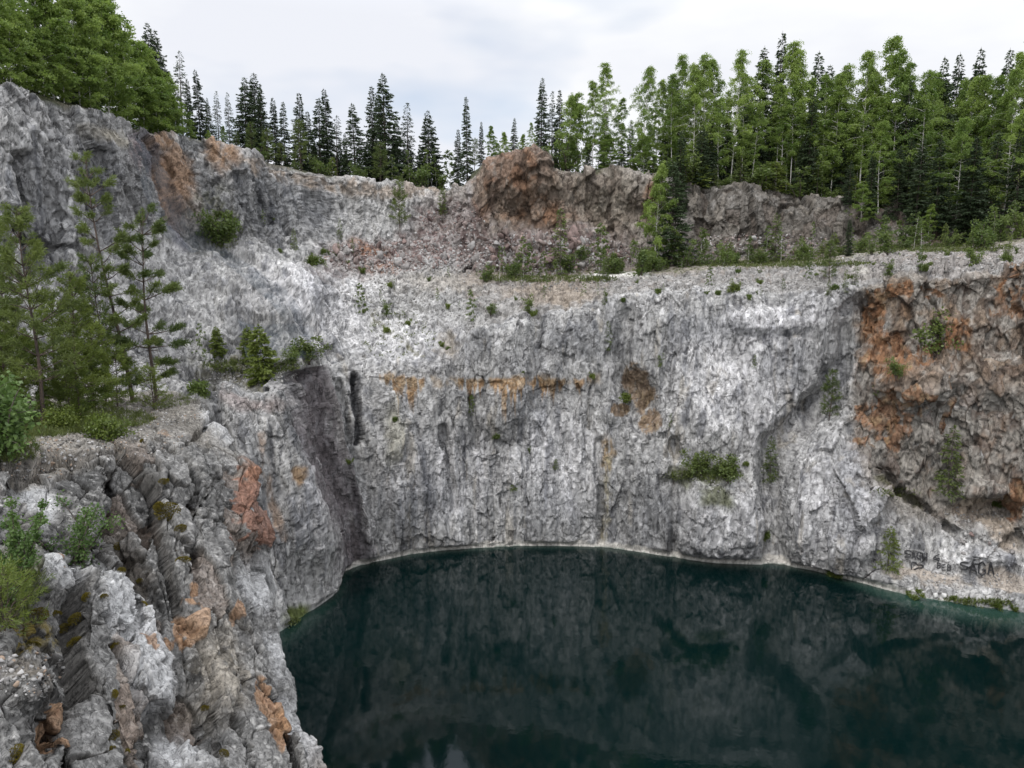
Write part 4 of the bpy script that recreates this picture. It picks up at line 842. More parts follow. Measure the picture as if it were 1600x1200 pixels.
# ---- plants standing on the rock: (kind, px, base py, height px, label)
spots = [
 ('rimpine', 625, 358, 78, 'dense young pine standing alone on the scree saddle'), ('rimpine', 692, 348, 55, 'slim young pine right of the lone pine on the saddle'),
 ('bush', 352, 382, 62, 'leafy bush in the hollow below the rusty left ridge'), ('bush', 335, 375, 50, 'leafy bush left of the bush below the rusty left ridge'), ('sap', 412, 352, 26, 'tiny bright sapling on the grey left slope'), ('youngspruce', 460, 388, 32, 'small spruce on the brow of the pale left slab'),
 ('lowgreen', 437, 392, 8, 'tiny shrub left of the small spruce on the pale slab brow'), ('lowgreen', 490, 412, 22, 'low shrub trailing down the brow of the pale slab'), ('sap', 567, 488, 48, 'bright sapling on the slope above the gully'), ('lowgreen', 566, 425, 14, 'low shrub above the bright sapling on the slope'), ('bush', 605, 492, 26, 'small bush right of the bright sapling on the slope'), ('sap', 595, 478, 28, 'thin sapling between the bright sapling and small bush'),
 ('youngspruce', 945, 474, 26, 'small round spruce on the rubble below the white track'), ('youngspruce', 950, 545, 45, 'dark narrow spruce in the cleft of the main wall'), ('bush', 1031, 572, 24, 'small bush on the main wall right of the cleft'),
 ('dense', 410, 590, 84, 'dense dark green spruce on the left ledge'), ('dense', 388, 560, 52, 'small spruce behind the dense spruce on the left ledge'), ('dense', 340, 552, 44, 'dark green spruce bush above the left ledge'), ('sap', 316, 565, 62, 'leafy sapling at the left end of the ledge'), ('bush', 456, 568, 30, 'small green bush right of the dense spruce on the ledge'), ('darkbush', 482, 565, 50, 'dull green bush at the right end of the left ledge'), ('lowgreen', 310, 612, 28, 'ragged low plant on rubble behind the near crag'), ('lowgreen', 325, 638, 10, 'grassy tuft in the gap behind the near crag'),
 ('sap', 780, 440, 60, 'birch sapling in front of the knoll scree, leftmost'), ('sap', 818, 434, 66, 'birch sapling in front of the knoll scree, bushy one'), ('youngspruce', 875, 430, 105, 'tall narrow young spruce in front of the knoll scree'), ('sap', 942, 428, 82, 'white-stemmed birch sapling in front of the scree'), ('bush', 757, 440, 34, 'green bush at the left end of the bench'), ('leafy', 1022, 420, 165, 'bright green leafy tree left of the big dark spruce on the bench'), ('spruce', 1050, 416, 168, 'big dark spruce standing on the bench against the upper cliff'), ('bush', 1072, 418, 58, 'leafy bush right of the big bench spruce'), ('bush', 1000, 430, 58, 'leafy bush at the foot of the bright bench tree'), ('bush', 965, 428, 36, 'low bush between birch sapling and bright bench tree'), ('bush', 1100, 415, 42, 'bush on the bench, second right of the big spruce'),
 ('bush', 1135, 415, 40, 'bush on the bench below the grey crag'), ('sap', 1168, 412, 45, 'sapling on the bench below the grey crag'), ('youngspruce', 1211, 408, 76, 'young spruce on the bench with a dense green cone'), ('bush', 1190, 412, 28, 'low bush left of the cone-shaped bench spruce'), ('sap', 1270, 404, 62, 'leafy sapling on the bench right of the cone-shaped spruce'), ('bush', 1250, 408, 26, 'low bush between cone-shaped spruce and sapling'), ('rimpine', 1295, 440, 66, 'thin pine on the slope just below the bench edge'), ('spruce', 1324, 400, 60, 'dark young spruce on the bench in front of the crag'), ('bush', 1362, 398, 40, 'bright bush on the bench right of the dark young spruce'), ('bush', 1385, 396, 50, 'bright bush on the bench at the edge of the dark forest'),
 ('sap', 1437, 412, 72, 'pale green sapling on the bench edge above the brown rock'), ('spruce', 1505, 382, 70, 'dark spruce at the right end of the bench'), ('bush', 1480, 388, 26, 'low yellow-green bush before the dark end spruce'), ('bush', 1532, 388, 52, 'leafy bush right of the dark end spruce'), ('bush', 1562, 378, 60, 'tall leafy bush near the right edge of the bench'), ('bush', 1592, 374, 62, 'leafy bush cut by the right edge of the picture'), ('bush', 1545, 382, 30, 'low bush between two taller bushes at right'),
 ('youngspruce', 1336, 442, 36, 'small young pine on the pale bench slope'), ('bush', 1388, 430, 28, 'small bush on the rubble above the brown rock'), ('lowgreen', 1445, 422, 20, 'low shrub at the lip of the brown rock'), ('bush', 1520, 412, 30, 'pale bush on the rubble at right, left of two'), ('lowgreen', 1570, 408, 18, 'pale shrub on the rubble at right, right of two'), ('sap', 1225, 453, 20, 'small yellowish sapling on the main wall top'), ('lowgreen', 1122, 458, 9, 'small green tuft on the bench slope, right of a pair'), ('lowgreen', 1104, 458, 8, 'small green tuft on the bench slope, left of a pair'), ('lowgreen', 1149, 452, 16, 'dark round shrub on the bench slope'), ('lowgreen', 1187, 443, 12, 'spreading shrub on the bench slope below the cone spruce'), ('bush', 825, 490, 34, 'bush on the brown soil below the bench'), ('lowgreen', 834, 492, 12, 'yellow-green shrub at the lip of the main wall'), ('sap', 850, 470, 26, 'yellowish sapling on the brown soil'), ('sap', 740, 500, 50, 'dry grey sapling on the slope left of the main wall'), ('bush', 768, 490, 20, 'small green bush on the slope left of the brown soil'),
 ('lowgreen', 690, 540, 12, 'bright shrub in the sandy hollow'), ('lowgreen', 638, 505, 9, 'tiny green shrub on the grey rubble'), ('lowgreen', 700, 545, 8, 'second bright shrub in the sandy hollow'), ('sap', 685, 468, 20, 'small pale sapling near the sandy slope'),
 ('darkbush', 1460, 548, 72, 'dark dense tree growing out of the brown rock face'), ('rimpine', 1296, 658, 82, 'dark pine in the gully right of the main wall'), ('darkbush', 1092, 742, 46, 'dark juniper-like bush on the mossy ledge, leftmost'), ('darkbush', 1140, 752, 52, 'dark bush on the mossy ledge, middle one'), ('youngspruce', 1203, 748, 68, 'dark spruce on the ledge beside the gully'), ('darkbush', 1118, 745, 26, 'low dark bush filling the mossy ledge'), ('youngspruce', 1482, 768, 104, 'narrow spruce at the foot of the brown rock'), ('youngspruce', 1387, 888, 66, 'small spruce on the sand beside the graffiti'),
 ('lowgreen', 1428, 938, 26, 'green shoreline shrub under the heart graffiti'), ('lowgreen', 1305, 902, 24, 'green shoreline shrub left of the sand'), ('lowgreen', 1195, 838, 14, 'small green plant low on the main wall'), ('bush', 1402, 588, 34, 'green bush in the brown rock left of the grey block'), ('lowgreen', 546, 722, 12, 'small fern-green plant in the dark seam'), ('lowgreen', 974, 624, 20, 'dark green plant inside the rusty hollow'), ('lowgreen', 775, 682, 10, 'small green plant under the rust stains'), ('lowgreen', 1490, 936, 10, 'low green plant by the white stones'), ('lowgreen', 1510, 938, 9, 'low green plant right of the white stones'), ('lowgreen', 1556, 945, 14, 'green shoreline shrub at the right end of the sand'), ('lowgreen', 1585, 952, 14, 'last green shoreline shrub at the right edge'), ('lowgreen', 1560, 790, 22, 'green shrub on the tan debris at far right'), ('bush', 1368, 618, 20, 'small green bush above the orange patch'), ('lowgreen', 925, 588, 10, 'small green plant above the rusty band'), ('lowgreen', 618, 655, 9, 'small green plant under the left rust patch')]
for k, a, b_, hp, lab in spots:
    r_ = hit(a, b_, BM)
    if r_ is None or r_[0] is None: continue
    D = r_[0].y; hh = abs(P(a, b_-hp, D)[2]-P(a, b_, D)[2])
    put(k, r_[0]-Vector((0, 0, 0.1)), hh, lab, wide={'lowgreen': 1.05, 'bush': 1.1, 'spruce': 1.5, 'leafy': .75, 'darkbush': 1.2}.get(k, 1.0))

for i in range(52):
    a = 765+i*16.2+rg.uniform(-7, 7); D = float(np.interp(a, [745, 880, 1040, 1200, 1350, 1460, 1600], [80.5, 81, 81.5, 82, 80, 77, 74]))-rg.uniform(0, 2.5)
    x = P(a, 420, D)[0]; z_ = drop(x, D, BM)
    if z_ is None: continue
    k = rg.choice(['bush', 'bush', 'bush', 'sap', 'youngspruce', 'sap'])
    put(k, (x, D, z_-.1), rg.uniform(1.2, 2.6)*(1.6 if k == 'sap' else 1), 'young green growth in the fringe along the foot of the upper cliff', 'fringe of young growth along the bench', wide=1.1)
for i in range(70):
    a, b_ = [(rg.uniform(560, 760), rg.uniform(430, 520)), (rg.uniform(760, 1330), rg.uniform(425, 470)), (rg.uniform(1330, 1600), rg.uniform(392, 425)), (rg.uniform(300, 560), rg.uniform(330, 420)), (rg.uniform(560, 1300), rg.uniform(470, 800))][(0, 1, 1, 2, 3, 1, 4)[i % 7]]
    r_ = hit(a, b_, BM)
    if r_ is None or r_[0] is None: continue
    k = rg.choice(['lowgreen', 'lowgreen', 'sap', 'youngspruce', 'bush'])
    put(k, r_[0]-Vector((0, 0, .08)), rg.uniform(.35, .8) if k in ('lowgreen', 'bush') else rg.uniform(.9, 2.2), 'tiny plant sprouting from the rubble and cracks of the quarry slopes', 'tiny plants scattered over the quarry rock')
# ---- foreground pines on the crag
def fg(px_, py_): 
    r_ = hit(px_, py_, BF); return r_[0]
def fgput(pr, px_, base, top, lab, name='pine_tree', cat='pine', rot=0.0, wide=1.0):
    b0 = fg(px_, base); D = b0.y; hh = P(px_, top, D)[2]-b0.z
    return put(None, b0-Vector((0, 0, 0.05)), hh, lab, pr=pr, name=name, cat=cat, rot=rot, wide=wide)
fgput(pine(201, 6.5, 1.45, .22, .46, 22, .14, .15, tmin=.45, dens=1.5, trw=.010, wid=.020), 66, 668, 322, 'broad green pine on the near crag with a bare lower trunk')
fgput(pine(202, 8.0, 1.35, .16, .62, 24, .13, .22, tmin=.6, dens=1.35, trw=.0085, lean=(-0.75, 0), clump=1.2, wid=.021, up0=.05), 203, 628, 238, 'tallest near pine, leaning left with tufted open branches')
fgput(pine(203, 6.0, 0.95, .12, .60, 24, .13, .3, tmin=.55, dens=1.4, trw=.010, clump=1.5, wid=.021, up0=-.05, pw=.25), 242, 625, 326, 'ragged near pine with uneven tufted branches, rightmost of the near pines')
fgput(pine(204, 5.5, 1.2, .05, .34, 18, .12, .1, mat=M_PINEY, dens=1.4, trw=.008, wid=.020), 128, 655, 425, 'bright young pine between the broad pine and the leaning pine')
fgput(pine(205, 6.5, 1.1, .05, .36, 18, .13, .1, dens=1.4, trw=.008, wid=.020), 18, 640, 335, 'dark pine at the far left behind the broad pine')
fgput(pine(206, 3.6, 1.3, .03, .28, 18, .12, .05, mat=M_PINEY, dens=1.5, wid=.020), 12, 668, 470, 'bushy bright green pine at the left edge of the crag')
fgput(pine(207, 4.5, 0.9, .05, .34, 18, .12, .15, dens=1.4, trw=.008, wid=.020), 165, 632, 400, 'young pine just left of the leaning pine')
fgput(pine(208, 1.1, .4, .03, .12, 18, .07, .05, mat=M_PINEY, trw=.01, wid=.010), 240, 640, 575, 'knee-high pine seedling at the foot of the ragged pine', 'pine_seedling', 'seedling')
fgput(bush(209, 1.0, 1.2, 14, .09, 40, M_PINEY, 7), 165, 685, 640, 'low spreading green shrub on the crag top right of the broad pine trunk', 'low_shrub', 'shrub')
fgput(bush(210, 1.0, 1.0, 14, .09, 40, M_PINEY, 7), 95, 668, 630, 'low dark green shrub at the foot of the broad pine', 'low_shrub', 'shrub')
fgput(bush(211, 1.6, 1.0, 12, .08, 40, M_ROWAN, 7), 5, 715, 560, 'bright leafy bush at the left edge of the crag', 'leafy_bush', 'bush')
fgput(pine(212, 2.2, .8, .03, .2, 18, .1, .05, mat=M_PINEY, dens=1.5, wid=.020), 130, 640, 530, 'low bright pine in front of the crag pines', 'pine_seedling', 'seedling')
for i, (a, b_, t_, sd, hh_, rr_, lab) in enumerate([(40, 655, 520, 221, 3.0, 1.2, 'bright bushy pine low beside the broad pine trunk'), (95, 645, 470, 222, 3.6, 1.1, 'bright young pine right behind the broad pine trunk'), (150, 640, 505, 223, 3.0, 1.1, 'bushy young pine under the leaning pine, left side'), (185, 636, 545, 224, 2.2, .9, 'short bushy pine at the foot of the leaning pine'), (-15, 660, 500, 225, 3.2, 1.3, 'bright bushy pine cut by the left picture edge'), (110, 660, 580, 226, 1.8, .9, 'low bright pine seedling cluster in front of the young pines')]):
    fgput(pine(sd, hh_, rr_, .03, .28, 16, .12, .05, mat=M_PINEY, dens=1.3, wid=.022), a, b_, t_, lab)
fgput(bush(213, 1.2, .28, 6, .045, 34, M_ROWAN, 9), 38, 880, 745, 'upright leafy sapling on the near rock, left of the pair', 'leafy_sapling', 'sapling')
fgput(bush(214, 1.3, .5, 7, .045, 30, M_ROWAN, 8), 115, 880, 740, 'upright leafy sapling on the near rock with spreading twigs, right of the pair', 'leafy_sapling', 'sapling')
fgput(bush(215, .9, .7, 12, .045, 50, M_ROWAN, 8), 2, 935, 845, 'dense leafy bush at the left picture edge on the near rock', 'leafy_bush', 'bush')
fgput(pine(216, .7, .5, .02, .08, 18, .08, .05, mat=M_PINEY, wid=.008), 8, 985, 900, 'small green pine tuft at the left picture edge', 'pine_seedling', 'seedling')

# ---- moss cushions on the near rock
g = np.random.RandomState(77)
def moss(seed):
    g = np.random.RandomState(seed); mb = MB(); n = 900
    th = g.uniform(0, 6.283, n); r_ = np.sqrt(g.uniform(0, 1, n)); x = r_*np.cos(th); y = r_*np.sin(th)*g.uniform(.6, .8)
    z_ = 0.45*np.sqrt(np.maximum(0, 1-r_*r_))+0.06*np.sin(x*6+seed)*np.cos(y*7)
    C_ = np.stack([x, y, z_-.06], 1); leaves(mb, C_, np.stack([x*.8, y*.8, z_+.3], 1)+g.normal(size=(n, 3))*.35, .16, .09, g)
    return mb.mesh('moss_cushion', M_MOSS, False)
MS = [moss(1), moss(2), moss(3)]
ml = [(262, 800, 16), (248, 792, 11), (282, 826, 9), (187, 853, 7), (190, 892, 8), (135, 933, 9), (118, 968, 11), (116, 1004, 11), (225, 946, 8), (181, 1008, 8), (178, 1085, 8), (188, 1106, 6), (177, 1150, 8), (198, 1176, 6), (320, 1106, 7), (350, 1178, 8), (286, 876, 10), (256, 752, 7), (60, 962, 12), (40, 985, 12), (85, 960, 9), (25, 1178, 12), (218, 908, 6), (163, 932, 6), (100, 982, 8), (222, 690, 6), (52, 1008, 9), (175, 1170, 5)]
for i, (a, b_, s_) in enumerate(ml):
    r_ = hit(a, b_, BF)
    if not r_ or r_[0] is None: continue
    k = s_/FPX*r_[3]
    o = link('moss_cushion', MS[i % 3], label=f'small yellow-brown moss cushion on the near rock, {ORD[i] if i else "uppermost"} of the list'.replace(', uppermost of the list', ' above the dark overhang'), category='moss', group='moss cushions on the near crag')
    o.location = r_[0]; nn = (r_[1]+Vector((0, 0, .4))).normalized(); o.rotation_euler = nn.to_track_quat('Z', 'Y').to_euler(); o.scale = (k, k, k*1.0)
    o['label'] = 'small yellow-brown moss cushion on the near rock face'

# ---- trees clinging to the shaded upper cliff at the right
for i, (k, a, b_, hp) in enumerate([('spruce', 1400, 345, 120), ('birch', 1372, 335, 150), ('spruce', 1430, 352, 140), ('spruce', 1460, 360, 150), ('birch', 1492, 352, 170), ('spruce', 1512, 360, 150), ('spruce', 1545, 350, 150), ('birch', 1565, 350, 180), ('spruce', 1585, 352, 160), ('leafy', 1345, 345, 60), ('spruce', 1380, 375, 55), ('bush', 1410, 378, 50), ('spruce', 1325, 318, 70), ('spruce', 1250, 308, 90), ('spruce', 1095, 292, 100), ('spruce', 1060, 330, 130), ('leafy', 1450, 376, 60), ('spruce', 1478, 374, 70), ('bush', 1430, 380, 40), ('spruce', 1530, 368, 70), ('spruce', 1358, 340, 110), ('spruce', 1415, 330, 120)]):
    r_ = hit(a, b_, BM)
    if r_ and r_[0] is not None:
        D = r_[0].y; put(k, r_[0]-Vector((0, 0, .2)), abs(P(a, b_-hp, D)[2]-P(a, b_, D)[2]), f'shaded tree low on the right upper cliff, {of_(i)} listed'.replace(' listed', '') if False else 'shaded tree rooted on the dark upper cliff at the right', 'trees rooted on the right upper cliff', wide=1.25)

# ---- stones
def stone(seed):
    g = np.random.RandomState(seed); import bmesh
    bm = bmesh.new()
    for k in range(13):
        v = g.normal(size=3); v /= np.linalg.norm(v); bm.verts.new(v*np.array([1, .8, .6])*g.uniform(.8, 1.05))
    bmesh.ops.convex_hull(bm, input=bm.verts)
    for v in [v for v in bm.verts if not v.link_faces]: bm.verts.remove(v)
    bmesh.ops.bevel(bm, geom=bm.edges[:], offset=.05, segments=1, affect='EDGES')
    bmesh.ops.triangulate(bm, faces=bm.faces[:])
    V = np.array([v.co[:] for v in bm.verts]); F = np.array([[v.index for v in f.verts] for f in bm.faces]) if not bm.verts.index_update() else None
    bm.free(); return V, F
STN = [stone(300+i) for i in range(8)]
m_st, nt, b = newmat('loose_stone'); oi = N(nt, 'ShaderNodeObjectInfo'); rr = N(nt, 'ShaderNodeValToRGB'); L(nt, oi, rr, 'Random', 0)
rr.color_ramp.elements[0].color = (0.17, 0.125, 0.115, 1); rr.color_ramp.elements[1].color = (0.42, 0.41, 0.40, 1); e_ = rr.color_ramp.elements.new(0.35); e_.color = (0.30, 0.22, 0.20, 1); e_ = rr.color_ramp.elements.new(0.6); e_.color = (0.25, 0.23, 0.22, 1)
tc = N(nt, 'ShaderNodeTexCoord'); nn = N(nt, 'ShaderNodeTexNoise'); nn.inputs['Scale'].default_value = 2.5; nn.inputs['Detail'].default_value = 6; L(nt, tc, nn, 3)
mr = N(nt, 'ShaderNodeMapRange'); L(nt, nn, mr); mr.inputs[1].default_value = .3; mr.inputs[2].default_value = .7; mr.inputs[3].default_value = .65; mr.inputs[4].default_value = 1.3
vm = N(nt, 'ShaderNodeVectorMath', operation='SCALE'); L(nt, rr, vm); L(nt, mr, vm, 0, 3); L(nt, vm, b); b.inputs['Roughness'].default_value = .9
SM = [mesh_np('stone', V, F, m_st, False) for V, F in STN]
m_rub, nt, b = newmat('rubble'); at = N(nt, 'ShaderNodeAttribute', attribute_name='Col'); L(nt, at, b); b.inputs['Roughness'].default_value = .9
g = np.random.RandomState(900)
def rnd_in(z_):
    cx, cy, rx_, ry_ = z_; t = g.uniform(0, 6.283); q_ = math.sqrt(g.uniform()); return cx+rx_*q_*math.cos(t), cy+ry_*q_*math.sin(t)
zones = [((610, 400, 95, 22), 85, 'stone in the reddish scree on the saddle', 'stones of the saddle scree', .25, .85), ((850, 395, 120, 32), 130, 'stone in the scree below the orange knoll', 'stones of the knoll scree', .25, .95), ((700, 360, 50, 40), 25, 'stone on the scree slope under the skyline gap', 'stones under the skyline gap', .2, .5), ((1190, 385, 110, 16), 30, 'stone fallen to the foot of the grey upper crag', 'stones under the grey crag', .25, .6), ((1540, 850, 60, 20), 12, 'stone on the sandy slope above the graffiti', 'stones above the sandy shore', .15, .4)]
for z_, n_, lab, grp, lo, hi in zones:
    for i in range(n_):
        a, b_ = rnd_in(z_); r_ = hit(a, b_, BM)
        if r_ is None or r_[0] is None: continue
        k = lo+(hi-lo)*g.uniform()**2.2; o = link('stone', SM[g.randint(8)], label=lab, category='stone', group=grp)
        o.location = r_[0]+Vector((0, 0, k*.2)); o.rotation_euler = g.uniform(0, 6.28, 3); o.scale = (k*g.uniform(.9, 1.4), k, k*g.uniform(.6, 1))
r_ = hit(1436, 938, BM)
for a, lab in ((1460.5, 'left half of the pair of white round stones on the shore'), (1472.5, 'right half of the pair of white round stones on the shore')):
    r_ = hit(a, 931, BM); o = link('white_boulder', None, label=lab, category='stone')
    V, F = STN[0 if a < 1465 else 3]; m_w, nt, b = newmat('white_stone'); nn = N(nt, 'ShaderNodeTexNoise'); nn.inputs['Scale'].default_value = 6; q_ = N(nt, 'ShaderNodeValToRGB'); L(nt, nn, q_); L(nt, q_, b); q_.color_ramp.elements[0].color = (.5, .49, .47, 1); q_.color_ramp.elements[1].color = (.8, .79, .77, 1)
    bpy.data.objects.remove(o); o = link('white_boulder', mesh_np('white_boulder', V*np.array([.30, .25, .42]), F, m_w, False), label=lab, category='stone')
    o.location = r_[0]+Vector((0, -.15, .12))
def rubble(name, zs, tree, pal, lo, hi, label):
    Vs = []; Fs = []; Cs = []; n0 = 0; pal = np.array(pal)
    for z_, n_ in zs:
        for i in range(n_):
            a, b_ = rnd_in(z_); r_ = hit(a, b_, tree)
            if r_ is None or r_[0] is None: continue
            V, F = STN[g.randint(8)]; k = lo+(hi-lo)*g.uniform()**2.5; R_ = np.array(Matrix.Rotation(g.uniform(0, 6.28), 3, Vector(g.normal(size=3)))); 
            Vs.append((V*k)@R_+np.array(r_[0])+[0, 0, k*.15]); Fs.append(F+n0); n0 += len(V); Cs.append(np.tile(pal[g.randint(len(pal))]*g.uniform(.75, 1.25), (len(V), 1)))
    link(name, mesh_np(name, np.concatenate(Vs), np.concatenate(Fs), m_rub, False, colors={'Col': np.concatenate(Cs)}), label=label, category='rubble', kind='stuff')
PAL = [(.30, .22, .20), (.36, .34, .33), (.17, .13, .12), (.25, .22, .21), (.42, .41, .40)]; PG = [(.36, .35, .34), (.42, .41, .4), (.26, .25, .24), (.2, .19, .18)]
rubble('scree', [((610, 400, 105, 26), 1000), ((850, 398, 135, 34), 1500), ((705, 370, 60, 50), 450), ((1190, 385, 130, 20), 600)], BM, PAL, .08, .28, 'reddish brown scree of small stones on the upper slopes')
rubble('gravel', [((640, 420, 120, 14), 900), ((600, 460, 80, 25), 400), ((690, 470, 110, 50), 700), ((1050, 445, 260, 14), 900), ((1450, 410, 160, 16), 900), ((400, 585, 70, 14), 400), ((330, 600, 40, 20), 200), ((1150, 760, 60, 14), 120), ((1500, 905, 90, 14), 200), ((1520, 820, 60, 30), 200)], BM, PG, .05, .18, 'grey gravel and small stones on the bench slopes')
rubble('crag_gravel', [((150, 690, 150, 30), 700), ((240, 650, 80, 16), 400), ((50, 720, 70, 30), 400), ((40, 1050, 60, 40), 200)], BF, PG+[(.32, .24, .18), (.12, .11, .1)], .015, .07, 'loose grey stones and lichen crumbs on the near crag')
# ---- grass and heather on the crag top
Cs = []; Ds = []
for z_, n_ in (((60, 665, 90, 18), 700), ((170, 655, 70, 16), 420), ((20, 700, 40, 24), 120), ((260, 628, 40, 10), 60), ((20, 910, 40, 40), 160), ((10, 960, 30, 20), 60), ((300, 620, 25, 8), 30)):
    for i in range(n_):
        a, b_ = rnd_in(z_); r_ = hit(a, b_, BF)
        if r_ is None or r_[0] is None: continue
        m_ = 14; Cs.append(np.array(r_[0])+g.normal(size=(m_, 3))*[.06, .06, .01]-[0, 0, .02]); Ds.append(g.normal(size=(m_, 3))*.5+[0, 0, 1])
mb = MB(); leaves(mb, np.concatenate(Cs), np.concatenate(Ds), .16, .014, g)
link('grass', mb.mesh('grass', M_GRASS, False), label='tufts of green and dry grass on the near crag top', category='grass', kind='stuff')
Cs = []; Ds = []
for z_, n_ in (((860, 436, 110, 5), 300), ((1200, 412, 160, 5), 450), ((1480, 388, 110, 6), 350), ((1100, 742, 55, 8), 160), ((390, 572, 80, 10), 200), ((470, 975, 22, 8), 120), ((1500, 940, 90, 5), 160), ((350, 360, 30, 30), 120), ((1400, 770, 30, 8), 30), ((620, 520, 60, 40), 60)):
    for i in range(n_):
        a, b_ = rnd_in(z_); r_ = hit(a, b_, BM)
        if r_ is None or r_[0] is None or r_[0].z < .05: continue
        m_ = 10; Cs.append(np.array(r_[0])+g.normal(size=(m_, 3))*[.25, .25, .03]-[0, 0, .05]); Ds.append(g.normal(size=(m_, 3))*.6+[0, 0, .8])
mb = MB(); leaves(mb, np.concatenate(Cs), np.concatenate(Ds), .32, .08, g)
link('bench_grass', mb.mesh('bench_grass', M_GRASS, False), label='grass and weeds fringing the quarry bench and ledges', category='grass', kind='stuff')
# ---- graffiti on the rocks by the shore
m_gr, nt, b = newmat('black_spray_paint'); b.inputs['Roughness'].default_value = .6; nn = N(nt, 'ShaderNodeTexNoise'); nn.inputs['Scale'].default_value = 9; q_ = N(nt, 'ShaderNodeValToRGB'); L(nt, nn, q_); L(nt, q_, b); q_.color_ramp.elements[0].color = (.015, .015, .017, 1); q_.color_ramp.elements[1].color = (.07, .07, .075, 1)
GL = {'S': [[(1, .12), (.6, 0), (.1, .1), (.08, .35), (.5, .5), (.95, .65), (.8, .95), (.1, .9)]], 'A': [[(0, 1), (.45, 0), (1, 1)], [(.2, .65), (.85, .65)]], 'G': [[(.95, .3), (.6, .02), (.15, .2), (.1, .8), (.5, 1), (.95, .85), (.95, .6), (.55, .6)]],
      'H': [[(.1, 0), (.1, 1)], [(.9, 0), (.9, 1)], [(.1, .5), (.9, .5)]], 'B': [[(.1, 0), (.1, 1), (.8, .85), (.7, .5), (.1, .5)], [(.7, .5), (.75, .15), (.1, 0)]], 'E': [[(.9, 0), (.1, .05), (.15, 1), (.9, .95)], [(.1, .5), (.7, .5)]],
      'heart': [[(.05, 1), (0, .35), (.12, 0), (.35, .05), (.5, .42), (.9, .38), (1, .55), (.9, .75), (.55, .78), (.25, 1)]], 'squig': [[(0, .6), (.4, .2), (.9, 0)], [(.3, .4), (.8, 1), (.9, .5), (.2, .8)]]}
def paint(glyphs, lab, wpx_=2.0, y_dip=0):
    mb = MB()
    for gl, x0, y0, x1, y1 in glyphs:
        for st in GL[gl]:
            st = np.array(st)*[x1-x0, y1-y0]+[x0, y0]; n = 1+int(np.hypot(*np.diff(st, axis=0).T).sum()/1.2)
            tt = np.linspace(0, len(st)-1, max(n, 3)); q_ = np.stack([np.interp(tt, range(len(st)), st[:, k]) for k in (0, 1)], 1)
            dd = []
            for a, b_ in q_:
                r_ = hit(a, b_, BM); dd.append(r_[3])
            dd = np.array(dd); dd = np.convolve(np.pad(dd, 4, mode='edge'), np.ones(9)/9, 'valid')-.16
            pts = []
            for (a, b_), D_ in zip(q_, dd):
                v_ = Vector(P(a, b_, 50))-CAMV; v_.normalize(); pts.append(np.array(CAMV+v_*float(D_)))
            mb.tube(pts, np.full(len(pts), wpx_*.5/FPX*dd.mean()), 6)
    link('graffiti', mb.mesh('graffiti', m_gr, True), label=lab, category='graffiti')
paint([('S', 1413, 860, 1424, 871), ('A', 1425, 861, 1431, 873), ('G', 1432, 862, 1440, 873), ('H', 1441, 864, 1449, 877)], 'black sprayed word SAGH above the heart', 1.7)
paint([('heart', 1423.5, 878, 1443, 890)], 'black sprayed heart outline lying on its side', 1.7)
paint([('squig', 1458, 866, 1469, 877), ('B', 1464, 879, 1471, 888), ('E', 1471, 882, 1478, 891), ('B', 1480, 882, 1487, 892)], 'faint black scribbled letters between the two words', 1.2)
paint([('S', 1500, 878, 1513, 890), ('A', 1515, 877, 1526, 896), ('G', 1528, 877, 1540, 899), ('A', 1544, 878, 1553, 898)], 'large black sprayed word SAGA on the white shore rock', 2.0)
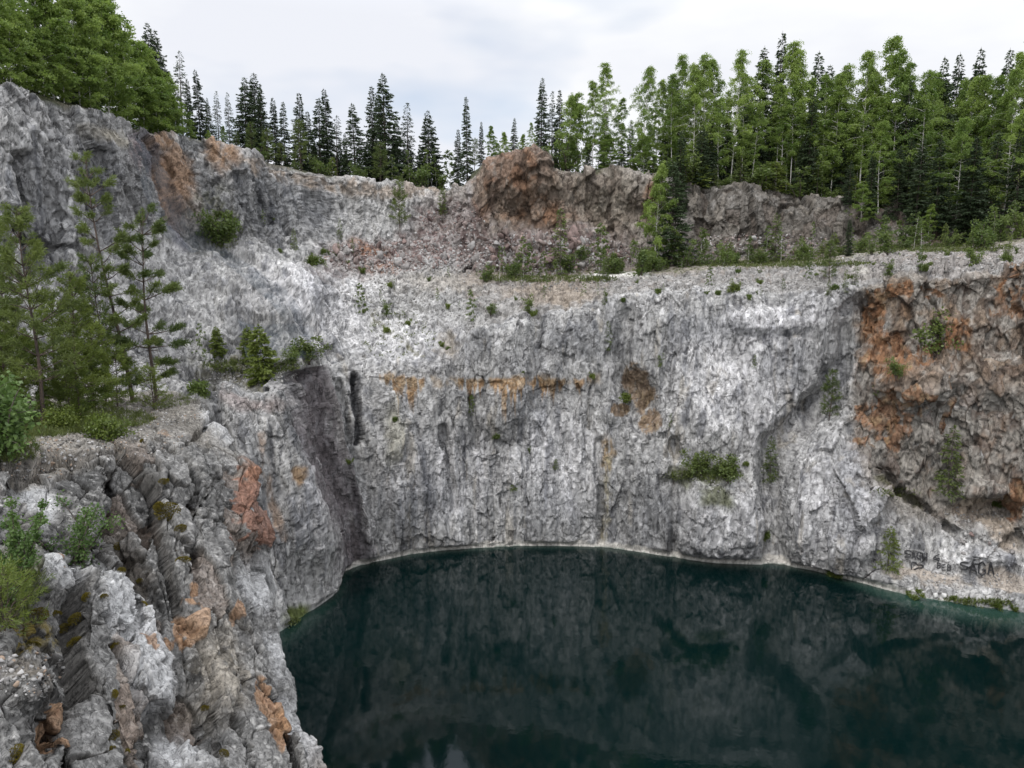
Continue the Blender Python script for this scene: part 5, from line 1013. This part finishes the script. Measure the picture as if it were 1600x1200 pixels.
# ---- rockfall netting hung on the left slope
m_n, nt, b = newmat('steel_netting'); b.inputs['Base Color'].default_value = (.13, .16, .19, 1); b.inputs['Roughness'].default_value = .6; b.inputs['Metallic'].default_value = .3
tr_ = N(nt, 'ShaderNodeBsdfTransparent'); mx_ = N(nt, 'ShaderNodeMixShader'); tc = N(nt, 'ShaderNodeTexCoord'); nn = N(nt, 'ShaderNodeTexNoise'); nn.inputs['Scale'].default_value = .8; nn.inputs['Detail'].default_value = 3; L(nt, tc, nn, 3)
mr = N(nt, 'ShaderNodeMapRange'); L(nt, nn, mr); mr.inputs[1].default_value = .35; mr.inputs[2].default_value = .65; mr.inputs[3].default_value = .10; mr.inputs[4].default_value = .30
L(nt, mr, mx_, 0, 0); L(nt, tr_, mx_, 0, 1); L(nt, b, mx_, 0, 2); L(nt, mx_, nt.nodes['Material Output'])
def net(A_, B_, lab, n=26, lift=.35):
    A_ = np.array(A_, float); B_ = np.array(B_, float); tt = np.linspace(0, len(A_)-1, n); a = np.stack([np.interp(tt, range(len(A_)), A_[:, k]) for k in (0, 1)], 1); b_ = np.stack([np.interp(tt, range(len(B_)), B_[:, k]) for k in (0, 1)], 1)
    V = np.zeros((n, 10, 3))
    dist = np.zeros((n, 10))
    for i in range(n):
        for j in range(10):
            q_ = a[i]+(b_[i]-a[i])*j/9; dist[i, j] = hit(q_[0], q_[1], BM)[3]
    dist = blur(blur(dist, 0, 1), 1, 1)-lift
    for i in range(n):
        for j in range(10):
            q_ = a[i]+(b_[i]-a[i])*j/9; v_ = Vector(P(q_[0], q_[1], 50))-CAMV; v_.normalize(); V[i, j] = CAMV+v_*float(dist[i, j])
    V = V.reshape(-1, 3); F = grid_faces(n, 10); link('rockfall_net', mesh_np('rockfall_net', V, F, m_n), label=lab, category='net')
net([(215, 215), (262, 270), (300, 330), (345, 385)], [(200, 225), (225, 300), (258, 370), (300, 395)], 'blue-grey rockfall net hanging down the upper left slope')
net([(345, 385), (400, 420), (450, 455), (482, 500)], [(318, 385), (370, 425), (425, 475), (455, 520)], 'thin rockfall net trailing across the pale slab')
net([(372, 500), (400, 510), (440, 505), (490, 510)], [(385, 560), (410, 575), (450, 560), (492, 560)], 'dark rockfall net gathered over the ledge bushes', lift=1.2)
